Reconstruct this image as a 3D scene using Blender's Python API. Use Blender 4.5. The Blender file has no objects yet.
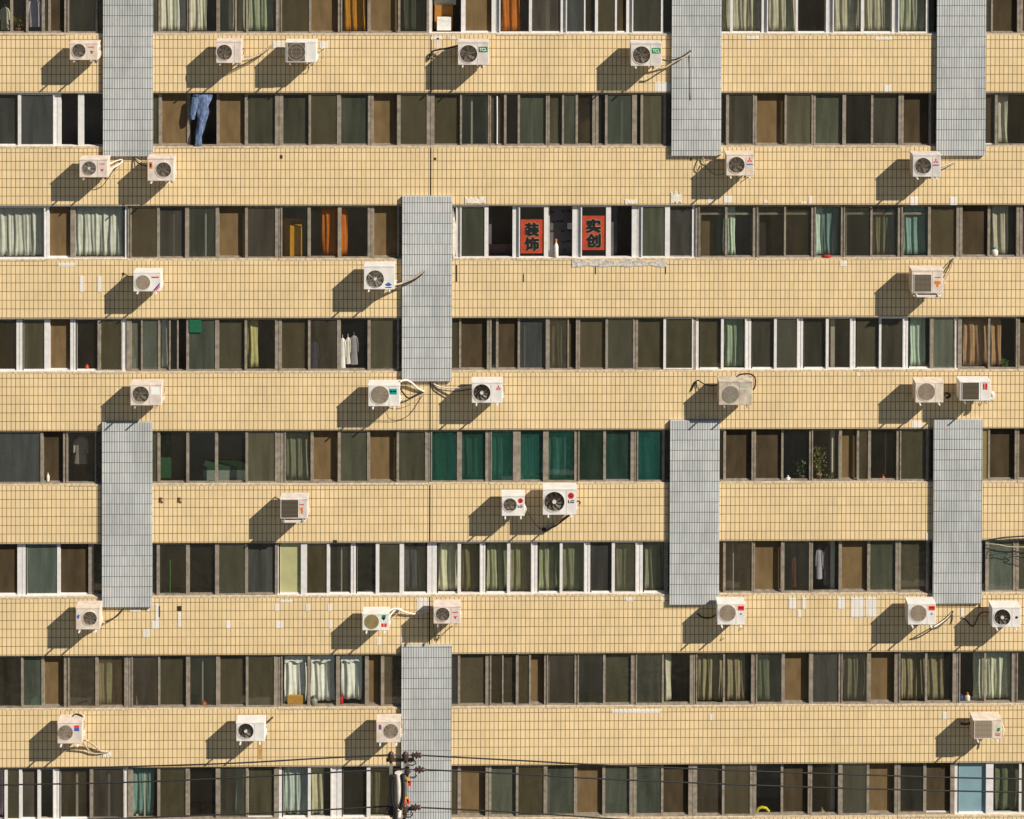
import bpy, math, random
from mathutils import Vector, Matrix
from math import radians as RAD, sin, cos, pi
random.seed(11)
scene = bpy.context.scene
COL = scene.collection

# ------------------------------------------------------------------ camera and the photo's facade frame
YAW, PIT, ROL, FPX, CX, CZ, DIST = -0.0171457, -0.0142229, -0.0031705, 2104.742, 0.0, 33.2248, 52.0
SHIFT = -0.693
ZT1, DH, OPEN_H = 22.7563, 2.79818, 1.362          # lintel height of window row 1, storey height, window opening
ry = Matrix(((cos(YAW), -sin(YAW), 0), (sin(YAW), cos(YAW), 0), (0, 0, 1)))
rx = Matrix(((1, 0, 0), (0, cos(PIT), -sin(PIT)), (0, sin(PIT), cos(PIT))))
rr = Matrix(((cos(ROL), 0, sin(ROL)), (0, 1, 0), (-sin(ROL), 0, cos(ROL))))
RM = ry @ rx @ rr
EYE = Vector((CX, -DIST, CZ))
def S(px, py, depth=0.0):
    """a photo pixel to the real point that stands `depth` metres in front of the facade plane"""
    d = RM @ Vector(((px - 512) / FPX, 1.0, (409.5 - py + SHIFT * 1024) / FPX))
    t = (-depth - EYE.y) / d.y
    return EYE + d * t
def zt(k): return ZT1 - DH * (k - 1)
def ymid(k): return 120.5 + 112.1 * (k - 1)
def ux(px, k, depth=-0.06): return S(px, ymid(k), depth).x

cam = bpy.data.objects.new('camera', bpy.data.cameras.new('camera'))
COL.objects.link(cam)
cam.matrix_world = Matrix((
    (RM[0][0], RM[0][2], -RM[0][1], EYE.x), (RM[1][0], RM[1][2], -RM[1][1], EYE.y),
    (RM[2][0], RM[2][2], -RM[2][1], EYE.z), (0, 0, 0, 1)))
cam.data.sensor_width = 36; cam.data.lens = 36 * FPX / 1024
cam.data.shift_y = SHIFT; cam.data.clip_end = 3000
scene.camera = cam

# ------------------------------------------------------------------ light
L = Vector((0.81, -0.55, 0.73)).normalized()
sun = bpy.data.objects.new('sun', bpy.data.lights.new('sun', 'SUN')); COL.objects.link(sun)
sun.data.energy = 5.0; sun.data.angle = RAD(0.5); sun.data.color = (1.0, 0.93, 0.80)
sun.rotation_euler = L.to_track_quat('Z', 'Y').to_euler(); sun.location = (20, -20, 40)
w = bpy.data.worlds.new("World"); scene.world = w; w.use_nodes = True
nt = w.node_tree
sky = nt.nodes.new('ShaderNodeTexSky'); sky.sky_type = 'NISHITA'; sky.sun_disc = False; sky.altitude = 1500; sky.dust_density = .4; sky.air_density = .8
sky.sun_elevation = math.asin(L.z); sky.sun_rotation = math.atan2(L.x, L.y)
nt.links.new(sky.outputs[0], nt.nodes['Background'].inputs[0])
nt.nodes['Background'].inputs[1].default_value = 0.05
scene.view_settings.view_transform = 'Standard'; scene.view_settings.look = 'None'
scene.view_settings.exposure = 0.52; scene.view_settings.gamma = 1

# ------------------------------------------------------------------ materials
def lin(r, g, b):
    f = lambda c: ((c / 255 + .055) / 1.055) ** 2.4 if c > 10 else c / 255 / 12.92
    return (f(r), f(g), f(b))
MATS = {}
def mat(name, col, rough=.6, noise=0.0, nscale=6.0, spec=.4, metal=0.0, stretch=(1, 1, 1)):
    if name in MATS: return MATS[name]
    m = bpy.data.materials.new(name); m.use_nodes = True; MATS[name] = m
    t = m.node_tree; b = t.nodes['Principled BSDF']
    b.inputs['Base Color'].default_value = (*col, 1); b.inputs['Roughness'].default_value = rough
    b.inputs['Specular IOR Level'].default_value = spec; b.inputs['Metallic'].default_value = metal
    if noise:
        tc = t.nodes.new('ShaderNodeTexCoord'); mp = t.nodes.new('ShaderNodeMapping'); mp.inputs['Scale'].default_value = stretch
        n = t.nodes.new('ShaderNodeTexNoise'); n.inputs['Scale'].default_value = nscale; n.inputs['Detail'].default_value = 5
        mr = t.nodes.new('ShaderNodeMapRange'); mr.inputs[1].default_value = .3; mr.inputs[2].default_value = .7
        mr.inputs[3].default_value = 1 - noise; mr.inputs[4].default_value = 1 + noise * .5
        mx = t.nodes.new('ShaderNodeMix'); mx.data_type = 'RGBA'; mx.blend_type = 'MULTIPLY'; mx.inputs[0].default_value = 1
        mx.inputs[6].default_value = (*col, 1)
        t.links.new(tc.outputs['Object'], mp.inputs[0]); t.links.new(mp.outputs[0], n.inputs['Vector'])
        t.links.new(n.outputs['Fac'], mr.inputs[0]); t.links.new(mr.outputs[0], mx.inputs[7])
        t.links.new(mx.outputs[2], b.inputs['Base Color'])
    return m
def tile_mat(name, c1, c2, mortar, bw, bh, z0, x0, msize, stain, dark_rows=0.5):
    m = bpy.data.materials.new(name); m.use_nodes = True; MATS[name] = m
    t = m.node_tree; N = t.nodes; Lk = t.links.new; b = N['Principled BSDF']
    tc = N.new('ShaderNodeTexCoord'); sp = N.new('ShaderNodeSeparateXYZ'); Lk(tc.outputs['Object'], sp.inputs[0])
    ax = N.new('ShaderNodeMath'); ax.operation = 'ADD'; ax.inputs[1].default_value = x0
    yx = N.new('ShaderNodeMath'); yx.operation = 'ADD'                       # returns wrap round the corner
    Lk(sp.outputs[0], yx.inputs[0]); Lk(sp.outputs[1], yx.inputs[1]); Lk(yx.outputs[0], ax.inputs[0])
    az = N.new('ShaderNodeMath'); az.operation = 'ADD'; az.inputs[1].default_value = z0; Lk(sp.outputs[2], az.inputs[0])
    cb = N.new('ShaderNodeCombineXYZ'); Lk(ax.outputs[0], cb.inputs[0]); Lk(az.outputs[0], cb.inputs[1])
    br = N.new('ShaderNodeTexBrick'); br.offset = 0; br.squash = 1
    for k, v in (('Scale', 1), ('Mortar Size', msize), ('Mortar Smooth', .2), ('Bias', 0), ('Brick Width', bw), ('Row Height', bh)):
        br.inputs[k].default_value = v
    br.inputs['Color1'].default_value = (*c1, 1); br.inputs['Color2'].default_value = (*c2, 1)
    Lk(cb.outputs[0], br.inputs['Vector'])
    # joints: dirty in some courses, cleaner in others
    nj = N.new('ShaderNodeTexNoise'); nj.inputs['Scale'].default_value = 1.3; nj.inputs['Detail'].default_value = 6
    mpj = N.new('ShaderNodeMapping'); mpj.inputs['Scale'].default_value = (.8, 1, 2.2); Lk(tc.outputs['Object'], mpj.inputs[0]); Lk(mpj.outputs[0], nj.inputs['Vector'])
    cr = N.new('ShaderNodeValToRGB'); cr.color_ramp.elements[0].position = .35; cr.color_ramp.elements[1].position = .68
    cr.color_ramp.elements[0].color = (*[c * (1 - dark_rows) for c in mortar], 1); cr.color_ramp.elements[1].color = (*[c * (1 + dark_rows * .6) for c in mortar], 1)
    Lk(nj.outputs['Fac'], cr.inputs[0]); Lk(cr.outputs[0], br.inputs['Mortar'])
    # weathering
    n1 = N.new('ShaderNodeTexNoise'); n1.inputs['Scale'].default_value = .55; n1.inputs['Detail'].default_value = 8; n1.inputs['Roughness'].default_value = .65
    mp = N.new('ShaderNodeMapping'); mp.inputs['Scale'].default_value = (1.6, 1, .7); Lk(tc.outputs['Object'], mp.inputs[0]); Lk(mp.outputs[0], n1.inputs['Vector'])
    mr = N.new('ShaderNodeMapRange'); mr.inputs[1].default_value = .3; mr.inputs[2].default_value = .7; mr.inputs[3].default_value = 1 - stain; mr.inputs[4].default_value = 1 + stain * .35
    Lk(n1.outputs['Fac'], mr.inputs[0])
    mx = N.new('ShaderNodeMix'); mx.data_type = 'RGBA'; mx.blend_type = 'MULTIPLY'; mx.inputs[0].default_value = 1
    Lk(br.outputs['Color'], mx.inputs[6]); Lk(mr.outputs[0], mx.inputs[7]); Lk(mx.outputs[2], b.inputs['Base Color'])
    b.inputs['Roughness'].default_value = .55; b.inputs['Specular IOR Level'].default_value = .25
    bp = N.new('ShaderNodeBump'); bp.invert = True; bp.inputs['Strength'].default_value = .25; bp.inputs['Distance'].default_value = .004
    Lk(br.outputs['Fac'], bp.inputs['Height']); Lk(bp.outputs[0], b.inputs['Normal'])
    return m
TILE = tile_mat('cream wall tile', (.715, .54, .305), (.775, .59, .34), (.235, .155, .06), .1108, DH / 13, -ZT1 - .02 + 26 * DH / 13, 50, .0092, .14, .4)
GREY = tile_mat('blue grey pilaster tile', (.475, .505, .515), (.565, .57, .56), (.13, .10, .085), .0622, .2575, 50, 50.02, .0075, .30, .45)

def glass_mat(name, haze_col, haze, tint=.85, rvar=.5):
    m = bpy.data.materials.new(name); m.use_nodes = True; MATS[name] = m
    t = m.node_tree; N = t.nodes; Lk = t.links.new
    for n in list(N):
        if n.type != 'OUTPUT_MATERIAL': N.remove(n)
    out = [n for n in N if n.type == 'OUTPUT_MATERIAL'][0]
    tr = N.new('ShaderNodeBsdfTransparent'); tr.inputs[0].default_value = (tint * .97, tint, tint * .97, 1)
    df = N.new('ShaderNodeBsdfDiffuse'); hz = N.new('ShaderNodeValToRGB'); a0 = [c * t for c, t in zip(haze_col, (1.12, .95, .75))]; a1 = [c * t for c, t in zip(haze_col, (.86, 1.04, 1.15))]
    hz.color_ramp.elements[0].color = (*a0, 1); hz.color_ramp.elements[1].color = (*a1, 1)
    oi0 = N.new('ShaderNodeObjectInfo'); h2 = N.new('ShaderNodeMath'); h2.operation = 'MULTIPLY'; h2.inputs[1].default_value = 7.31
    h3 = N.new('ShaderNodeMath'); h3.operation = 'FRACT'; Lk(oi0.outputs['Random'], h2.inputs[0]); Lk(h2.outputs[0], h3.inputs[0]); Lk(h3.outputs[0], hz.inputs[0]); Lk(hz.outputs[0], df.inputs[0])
    gl = N.new('ShaderNodeBsdfGlossy'); gl.inputs['Roughness'].default_value = .03; gl.inputs[0].default_value = (1, 1, 1, 1)
    fr = N.new('ShaderNodeFresnel'); fr.inputs[0].default_value = 1.5
    m1 = N.new('ShaderNodeMixShader'); m2 = N.new('ShaderNodeMixShader')
    ge = N.new('ShaderNodeNewGeometry'); oi = N.new('ShaderNodeObjectInfo')
    ior = N.new('ShaderNodeMapRange'); ior.inputs[3].default_value = 1.5; ior.inputs[4].default_value = 1 / 1.5
    Lk(ge.outputs['Backfacing'], ior.inputs[0]); Lk(ior.outputs[0], fr.inputs[0]); tc = N.new('ShaderNodeTexCoord')
    mp = N.new('ShaderNodeMapping'); mp.inputs['Scale'].default_value = (6, 1, .8); Lk(tc.outputs['Object'], mp.inputs[0])
    no = N.new('ShaderNodeTexNoise'); no.inputs['Scale'].default_value = .8; no.inputs['Detail'].default_value = 4; no.inputs['Roughness'].default_value = .55
    Lk(mp.outputs[0], no.inputs['Vector'])
    r1 = N.new('ShaderNodeMapRange'); r1.inputs[1].default_value = .3; r1.inputs[2].default_value = .7; r1.inputs[3].default_value = .65; r1.inputs[4].default_value = 1.35
    Lk(no.outputs['Fac'], r1.inputs[0])
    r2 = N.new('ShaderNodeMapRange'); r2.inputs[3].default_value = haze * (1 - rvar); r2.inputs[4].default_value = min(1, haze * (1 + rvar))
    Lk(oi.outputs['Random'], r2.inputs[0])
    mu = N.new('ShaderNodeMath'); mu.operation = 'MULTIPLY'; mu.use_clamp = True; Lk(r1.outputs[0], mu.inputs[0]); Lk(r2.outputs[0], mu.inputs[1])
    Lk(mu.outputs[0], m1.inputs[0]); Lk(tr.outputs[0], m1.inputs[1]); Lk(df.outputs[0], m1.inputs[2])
    # old drawn glass: slightly wavy reflections
    wv = N.new('ShaderNodeTexNoise'); wv.inputs['Scale'].default_value = 3.0; wv.inputs['Detail'].default_value = 2
    Lk(tc.outputs['Object'], wv.inputs['Vector'])
    bp = N.new('ShaderNodeBump'); bp.inputs['Strength'].default_value = .35; bp.inputs['Distance'].default_value = .03; Lk(wv.outputs['Fac'], bp.inputs['Height'])
    Lk(bp.outputs[0], gl.inputs['Normal'])
    Lk(fr.outputs[0], m2.inputs[0]); Lk(m1.outputs[0], m2.inputs[1]); Lk(gl.outputs[0], m2.inputs[2]); Lk(m2.outputs[0], out.inputs[0])
    return m
GLASS = {
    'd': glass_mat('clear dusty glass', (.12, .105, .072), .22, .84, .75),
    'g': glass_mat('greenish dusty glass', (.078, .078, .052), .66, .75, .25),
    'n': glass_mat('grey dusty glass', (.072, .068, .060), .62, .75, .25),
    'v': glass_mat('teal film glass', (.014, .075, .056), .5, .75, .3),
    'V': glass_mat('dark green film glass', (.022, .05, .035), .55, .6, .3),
    'G': glass_mat('grey green reflection haze glass', (.135, .14, .10), .62, .75, .2),  # paler haze colour stands in for soft reflections on these panes
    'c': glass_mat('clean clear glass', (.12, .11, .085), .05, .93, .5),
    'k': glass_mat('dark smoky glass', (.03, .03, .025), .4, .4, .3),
}
SCREEN = {
    'b': mat('brown insect screen', (.155, .102, .048), .85, .22, 2.2, .1, stretch=(3, 1, 1)),
    'o': mat('olive insect screen', (.078, .062, .031), .85, .3, 1.8, .1, stretch=(3, 1, 1)),
    'e': mat('dark brown insect screen', (.062, .044, .024), .85, .3, 1.8, .1, stretch=(3, 1, 1)),
}
ALU = mat('aged bronze aluminium', (.262, .22, .172), .5, .35, 9, .4)
WHT = mat('white window frame', (.66, .63, .61), .45, .12, 9, .4)
SILL = mat('window ledge mortar', (.57, .455, .31), .9, .4, 14, .1)
DARKJ = mat('dark joint', (.03, .022, .015), .9)
PATCH = mat('white plaster patch', (.74, .66, .58), .9, .2, 10, .1)
ROUGH = mat('raw cement render', (.56, .51, .45), .95, .5, 16, .1)
IN_A = mat('room wall plaster', (.50, .44, .35), .9, .35, 1.0)
IN_B = mat('room ceiling', (.4, .37, .32), .9)
IN_C = mat('room floor', (.20, .15, .10), .7)
CASE = {
    'white': mat('white painted casing', (.70, .665, .63), .45, .12, 5, .4),
    'cream': mat('ivory casing', (.66, .56, .47), .5, .2, 6, .4),
    'aged': mat('yellowed casing', (.52, .44, .35), .55, .35, 7, .3),
    'grey': mat('grey white casing', (.62, .56, .52), .5, .2, 6, .4),
    'pink': mat('pinkish white casing', (.66, .56, .49), .5, .2, 6, .4),
}
FAN_D = mat('dark fan backing', (.035, .028, .02), .7)
FAN_L = mat('beige guard wire', (.34, .27, .20), .6)
FAN_G = mat('grey guard wire', (.20, .165, .125), .5)
FAN_K = mat('black guard wire', (.06, .05, .04), .5)
BLADE = mat('grey fan blade', (.17, .14, .105), .4)
HUBW = mat('pale fan hub', (.62, .56, .5), .4)
SILV = mat('bare metal guard', (.42, .37, .30), .35, 0, 5, .5, .4)
BRK = mat('galvanised bracket', (.34, .29, .24), .6, .3, 10)
WHP = mat('white tape hose', (.66, .60, .52), .6, .25, 20)
BLK = mat('black hose', (.018, .016, .015), .6)
BEI = mat('beige hose', (.42, .33, .23), .7, .3, 15)
def flat(name, rgb, rough=.6, noise=0, k=.9): return mat(name, tuple(c * k for c in lin(*rgb)), rough, noise, 12)
RED = flat('red print', (205, 40, 30)); GRN = flat('green print', (0, 130, 70)); TEAL = flat('teal print', (0, 150, 130))
BLUE = flat('blue print', (50, 90, 180)); ORG = flat('orange print', (215, 120, 20)); BLACKP = flat('black print', (22, 20, 20)); WHP2 = flat('white print', (240, 238, 235))
PURP = flat('purple print', (95, 50, 150)); REDB = flat('signal red print', (225, 60, 40))

# ------------------------------------------------------------------ mesh helpers
class MB:
    def __init__(s): s.v = []; s.f = []; s.m = []; s.sm = []
    def add(s, vs, fs, mi=0, smooth=False):
        o = len(s.v); s.v += [tuple(p) for p in vs]
        for f in fs: s.f.append([i + o for i in f]); s.m.append(mi); s.sm.append(smooth)
    def box(s, x0, x1, y0, y1, z0, z1, mi=0):
        s.add([(x0, y0, z0), (x1, y0, z0), (x1, y1, z0), (x0, y1, z0), (x0, y0, z1), (x1, y0, z1), (x1, y1, z1), (x0, y1, z1)],
              [(0, 3, 2, 1), (4, 5, 6, 7), (0, 1, 5, 4), (1, 2, 6, 5), (2, 3, 7, 6), (3, 0, 4, 7)], mi)
    def tube(s, pts, r, n=8, mi=0, caps=True):
        pts = [Vector(p) for p in pts]; rs = r if isinstance(r, (list, tuple)) else [r] * len(pts)
        vs = []; N = len(pts)
        for i, p in enumerate(pts):
            d = (pts[min(i + 1, N - 1)] - pts[max(i - 1, 0)]).normalized()
            a = d.cross(Vector((0, 1, 0)) if abs(d.y) < .9 else Vector((1, 0, 0))).normalized(); b = d.cross(a)
            for j in range(n):
                q = 2 * pi * j / n; vs.append(p + (a * cos(q) + b * sin(q)) * rs[i])
        fs = [(i * n + j, i * n + (j + 1) % n, (i + 1) * n + (j + 1) % n, (i + 1) * n + j) for i in range(N - 1) for j in range(n)]
        s.add(vs, fs, mi, True)
        if caps: s.add(vs[:n], [tuple(range(n))[::-1]], mi); s.add(vs[-n:], [tuple(range(n))], mi)
    def lathe(s, c, prof, n=16, mi=0):                    # prof [(r, dz)] round a vertical axis
        c = Vector(c); vs = []
        for (r, h) in prof:
            for j in range(n): q = 2 * pi * j / n; vs.append(c + Vector((r * cos(q), r * sin(q), h)))
        s.add(vs, [(i * n + j, i * n + (j + 1) % n, (i + 1) * n + (j + 1) % n, (i + 1) * n + j) for i in range(len(prof) - 1) for j in range(n)], mi, True)
        s.add(vs[:n], [tuple(range(n))[::-1]], mi); s.add(vs[-n:], [tuple(range(n))], mi)
    def loft(s, rings, n=14, mi=0, seed=0, wob=.0):       # rings (x, y, z, rx, ry): horizontal ellipses
        rnd = random.Random(seed); ph = [rnd.uniform(0, 6) for _ in range(4)]; vs = []
        for i, (x, y, z, ax, ay) in enumerate(rings):
            for j in range(n):
                q = 2 * pi * j / n
                k = 1 + wob * (sin(3 * q + ph[0] + z * 9) + .7 * sin(5 * q + ph[1] - z * 6))
                vs.append((x + ax * cos(q) * k, y + ay * sin(q) * k, z))
        s.add(vs, [(i * n + j, i * n + (j + 1) % n, (i + 1) * n + (j + 1) % n, (i + 1) * n + j) for i in range(len(rings) - 1) for j in range(n)], mi, True)
        s.add(vs[:n], [tuple(range(n))], mi); s.add(vs[-n:], [tuple(range(n))[::-1]], mi)
    def ring(s, c, r, wd, t, n=36, mi=0):                 # flat wire ring facing -y
        vs = []
        for j in range(n):
            q = 2 * pi * j / n; a, b = cos(q), sin(q)
            for (rad, y) in ((r - wd, -t), (r + wd, -t), (r + wd, 0), (r - wd, 0)): vs.append((c[0] + rad * a, c[1] + y, c[2] + rad * b))
        fs = []
        for j in range(n):
            for e in range(4):
                a, b = j * 4 + e, j * 4 + (e + 1) % 4; k = ((j + 1) % n) * 4
                fs.append((a, b, k + (e + 1) % 4, k + e))
        s.add(vs, fs, mi)
    def disc(s, c, r, t, n=28, mi=0):                     # short cylinder facing -y
        f = [(c[0] + r * cos(2 * pi * j / n), c[1] - t, c[2] + r * sin(2 * pi * j / n)) for j in range(n)]
        b = [(x, c[1], z) for (x, y, z) in f]
        s.add(f + b, [tuple(range(n))] + [tuple(range(n, 2 * n))[::-1]] + [(j, j + n, (j + 1) % n + n, (j + 1) % n) for j in range(n)], mi)
    def prism(s, pts, y0, y1, mi=0):                      # outline (x, z) between y0 (front) and y1
        n = len(pts)
        s.add([(x, y0, z) for x, z in pts] + [(x, y1, z) for x, z in pts],
              [tuple(range(n)), tuple(range(n, 2 * n))[::-1]] + [(j, j + n, (j + 1) % n + n, (j + 1) % n) for j in range(n)], mi)
    def build(s, name, mats, parent=None, org=(0, 0, 0), fix=True):
        me = bpy.data.meshes.new(name); o = Vector(org)
        me.from_pydata([tuple(Vector(p) - o) for p in s.v], [], s.f)
        for m in (mats if isinstance(mats, (list, tuple)) else [mats]): me.materials.append(m)
        me.polygons.foreach_set('material_index', s.m); me.polygons.foreach_set('use_smooth', s.sm)
        me.update()
        import bmesh
        if fix:
            bm = bmesh.new(); bm.from_mesh(me); bmesh.ops.recalc_face_normals(bm, faces=bm.faces); bm.to_mesh(me); bm.free()
        ob = bpy.data.objects.new(name, me); COL.objects.link(ob)
        if parent is not None: ob.parent = parent
        else: ob.location = o
        return ob
def tag(o, label, cat, group=None, kind=None):
    if label: o['label'] = label
    if cat: o['category'] = cat
    if group: o['group'] = group
    if kind: o['kind'] = kind
    return o
def empty(name, loc, label, cat, group=None):
    o = bpy.data.objects.new(name, None); COL.objects.link(o); o.location = loc; o.empty_display_size = .2
    return tag(o, label, cat, group)
def text_mesh(txt, cx, cz, width, height, y, name, m, parent, org, bold=.0, squeeze=True):
    cu = bpy.data.curves.new('lettering', 'FONT'); cu.body = txt; cu.size = 1; cu.extrude = .02
    cu.align_x = 'CENTER'
    tmp = bpy.data.objects.new('lettering_tmp', cu); COL.objects.link(tmp)
    bpy.context.view_layer.update()
    dg = bpy.context.evaluated_depsgraph_get()
    me = bpy.data.meshes.new_from_object(tmp.evaluated_get(dg))
    bpy.data.objects.remove(tmp)
    xs = [v.co.x for v in me.vertices]; ys = [v.co.y for v in me.vertices]
    if not xs: return None
    sx = width / (max(xs) - min(xs)); sy = height / (max(ys) - min(ys))
    mx, my = (max(xs) + min(xs)) / 2, (max(ys) + min(ys)) / 2
    o = Vector(org)
    import bmesh
    bm = bmesh.new(); bm.from_mesh(me); src = list(bm.verts) + list(bm.edges) + list(bm.faces)
    reps = [(0, 0)]
    if bold: reps += [(bold * width * cos(a), bold * width * sin(a)) for a in (0, .79, 1.57, 2.36, 3.14, 3.93, 4.71, 5.5)]
    base_v = [v.co.copy() for v in bm.verts]; groups = [list(bm.verts)]
    for _ in reps[1:]: groups.append([e for e in bmesh.ops.duplicate(bm, geom=src)['geom'] if isinstance(e, bmesh.types.BMVert)])
    for gi, ((dx, dz), gr) in enumerate(zip(reps, groups)):
        for v in gr:
            x, yy, zz = v.co
            v.co = Vector((cx + (x - mx) * sx + dx, y - (zz + .02) * .06 - gi * .00015, cz + (yy - my) * sy + dz)) - o
    bm.to_mesh(me); bm.free()
    me.materials.clear(); me.materials.append(m)
    for p in me.polygons: p.material_index = 0
    ob = bpy.data.objects.new(name, me); COL.objects.link(ob); ob.parent = parent
    return ob

PATCHT = tile_mat('white repair tile', (.72, .68, .63), (.78, .73, .68), (.42, .33, .22), .1108, DH / 13, -ZT1 - .02 + 26 * DH / 13, 50, .0075, .12, .3)
# ------------------------------------------------------------------ ground
g = MB(); g.add([(-1500, -1500, 0), (1500, -1500, 0), (1500, 1500, 0), (-1500, 1500, 0)], [(0, 1, 2, 3)])
ym = mat('yard paving patched for reflections', (.2, .18, .15), .9); t_ = ym.node_tree; N_ = t_.nodes
tc_ = N_.new('ShaderNodeTexCoord'); mp_ = N_.new('ShaderNodeMapping'); mp_.inputs['Scale'].default_value = (.35, 1, 1); n_ = N_.new('ShaderNodeTexNoise'); n_.inputs['Scale'].default_value = .42; n_.inputs['Detail'].default_value = 6
cr_ = N_.new('ShaderNodeValToRGB'); e_ = cr_.color_ramp.elements; e_[0].position = .40; e_[0].color = (.04, .038, .035, 1); e_[1].position = .62; e_[1].color = (.22, .20, .17, 1)  # light and dark patches added to vary the reflections in the window glass
q_ = cr_.color_ramp.elements.new(.52); q_.color = (.07, .07, .05, 1)
t_.links.new(tc_.outputs['Object'], mp_.inputs[0]); t_.links.new(mp_.outputs[0], n_.inputs['Vector']); t_.links.new(n_.outputs['Fac'], cr_.inputs[0]); t_.links.new(cr_.outputs[0], N_['Principled BSDF'].inputs['Base Color'])
tag(g.build('street', ym), 'unseen asphalt and concrete yard before the apartment block, patches added for window reflections', 'street', kind='structure')
g = MB(); g.box(-24, 24, -4.5, -.02, -.2, .14)
tag(g.build('pavement', mat('paving slabs', (.10, .095, .085), .9, .3, 1.5)), 'paved footway along the apartment block', 'pavement', kind='structure')

# ------------------------------------------------------------------ the apartment block
B = empty('apartment_building', (0, 0, 0), 'cream tiled apartment block with long window rows and grey pilasters', 'building')
XE = 22.0                                                 # half length of the block
XW0, XW1 = ux(-18, 3), ux(1044, 3)                         # the windowed stretch
XJ = S(430.3, 300).x                                      # expansion joint
ROWS = range(0, 8)
for k in range(-1, 8):
    b = MB(); zb = zt(k + 1); zb2 = zt(k) - OPEN_H
    if k == -1: zb2 = zt(-1) + .9
    if k == 7: zb = .14
    b.box(-XE, XJ - .017, 0, .24, zb, zb2); b.box(XJ + .017, XE, 0, .24, zb, zb2)
    b.box(XJ - .017, XJ + .017, .06, .2, zb, zb2, 1)
    b.build('tiled_wall', [TILE, DARKJ], B)
b = MB()
for k in ROWS:
    b.box(-XE, XW0, .001, .24, zt(k) - OPEN_H, zt(k)); b.box(XW1, XE, .001, .24, zt(k) - OPEN_H, zt(k))
b.build('end_wall', TILE, B)
b = MB(); ztop = zt(-1) + .9
b.box(-XE, XE, .25, 9, ztop - .5, ztop - .02); b.box(-XE, -XE + .2, .25, 9, .14, ztop - .5); b.box(XE - .2, XE, .25, 9, .14, ztop - .5); b.box(-XE + .2, XE - .2, 8.8, 9, .14, ztop - .5)
b.build('roof', mat('roof concrete', (.3, .28, .26), .9, .2, 2), B)
# rooms: slabs, back walls, partitions
b = MB(); PX = [-18, 127, 278, 430, 548, 695, 834, 958, 1044]
for k in ROWS:
    zf = zt(k) - OPEN_H - .85; zc = zf + DH - .14
    b.box(-XE + .25, XE - .25, .245, 4.6, zf - .14, zf, 2)
    b.box(-XE + .25, XE - .25, 2.5, 2.6, zf, zc, 0)
    for p in PX:
        x = ux(p, k); b.box(x - .05, x + .05, .245, 2.5, zf, zc, 0)
zc = zt(0) - OPEN_H - .85 + DH - .14; b.box(-XE + .25, XE - .25, .245, 4.6, zc, zc + .14, 1)
b.build('interior', [IN_A, IN_B, IN_C], B)
# pilasters: two storeys high each
def pilaster(px0, px1, k0):
    top = zt(k0) + .235; bot = zt(k0 + 1) - OPEN_H - .195
    ym = max(10, min(800, ymid(k0) + 56))
    m = MB(); x0 = S(px0, ym, .09).x; x1 = S(px1, ym, .09).x
    m.box(x0, x1, -.09, -.002, bot, top); 
    # solid pier behind it, between the windows
    for k in (k0, k0 + 1):
        m.box(x0 + .1, x1 - .1, -.001, .24, zt(k) - OPEN_H, zt(k))
    m.build('pilaster', GREY, B)
for a in ((103.1, 152.6, 0), (671.9, 721.4, 0), (937.0, 985.9, 0), (402, 452.1, 2), (102, 151.9, 4), (670, 719.4, 4), (933.4, 982.1, 4), (401.4, 451.6, 6)): pilaster(*a)
# plaster patches, chipped tiles and leftovers on the tiles
def patch(x0, y0, x1, y1, m=PATCHT, rag=False, name='wall_patch'):
    p = MB(); a = S(x0, y0); c = S(x1, y1)
    if rag:
        n = 12; top = []; bot = []; rnd = random.Random(int(x0 * 7 + y0))
        for i in range(n + 1):
            x = a.x + (c.x - a.x) * i / n
            top.append((x, a.z - rnd.uniform(0, .35) * (a.z - c.z))); bot.append((x, c.z + rnd.uniform(0, .25) * (a.z - c.z)))
        p.prism(top + bot[::-1], -.012, .003)
    else: p.box(a.x, c.x, -.006, .003, c.z, a.z)
    p.build(name, m, B)
for q in ((273, 41, 284, 48), (320, 41.4, 327.5, 48.2), (436.5, 38, 439, 50), (431, 36.5, 443, 39.5), (450, 36.5, 456, 39.5), (655, 82, 671, 91.5), (746, 36.5, 759, 39), (875, 37, 892, 40),
          (884, 85, 891, 91.5), (708, 196, 711, 203), (724, 195.5, 732, 202.5), (764, 200.5, 767.5, 203), (801, 201.5, 806, 203.6), (809, 196, 812, 203.5), (910, 197, 918, 204.8), (950, 197, 957, 204.8),
          (80, 276, 84, 292), (98, 276, 101.5, 292), (840, 261, 847, 266), (857, 372.5, 860, 376), (912, 421, 922, 427.5), (58, 263, 75, 266.5),
          (130, 609, 141, 612), (147, 607, 150, 611.5), (155.5, 604, 159, 621), (143, 629.5, 150, 637), (152, 621, 159, 628.5), (178, 613, 181, 627),
          (226, 621, 230.5, 628.5), (275, 604, 279, 611), (280, 600, 292, 602.5), (275.5, 621, 283, 628), (306, 604, 310, 611), (328, 604, 332, 611), (328.5, 620, 332, 628.5), (377, 637, 380.5, 645),
          (400.5, 637, 404, 642), (417, 598, 429, 612), (626, 597.5, 633, 601.5), (661, 597.5, 665, 601.5), (789, 598, 796, 609), (798, 610, 801.5, 617), (802.5, 597.5, 806, 609),
          (838, 597.5, 845, 609), (851, 597.5, 863, 617), (866, 597.5, 876.5, 617), (612, 709.5, 660, 713), (709.5, 714, 713, 720.5), (942.5, 712, 946.5, 719), (961, 608, 964, 616), (926, 533, 928.5, 540)): patch(*q)
for q in ((465, 196.5, 485, 204), (625, 199, 636.5, 204.2), (671, 191, 682, 204.5), (150.4, 493, 152.2, 521)): patch(*q, m=PATCH, rag=True)
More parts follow.
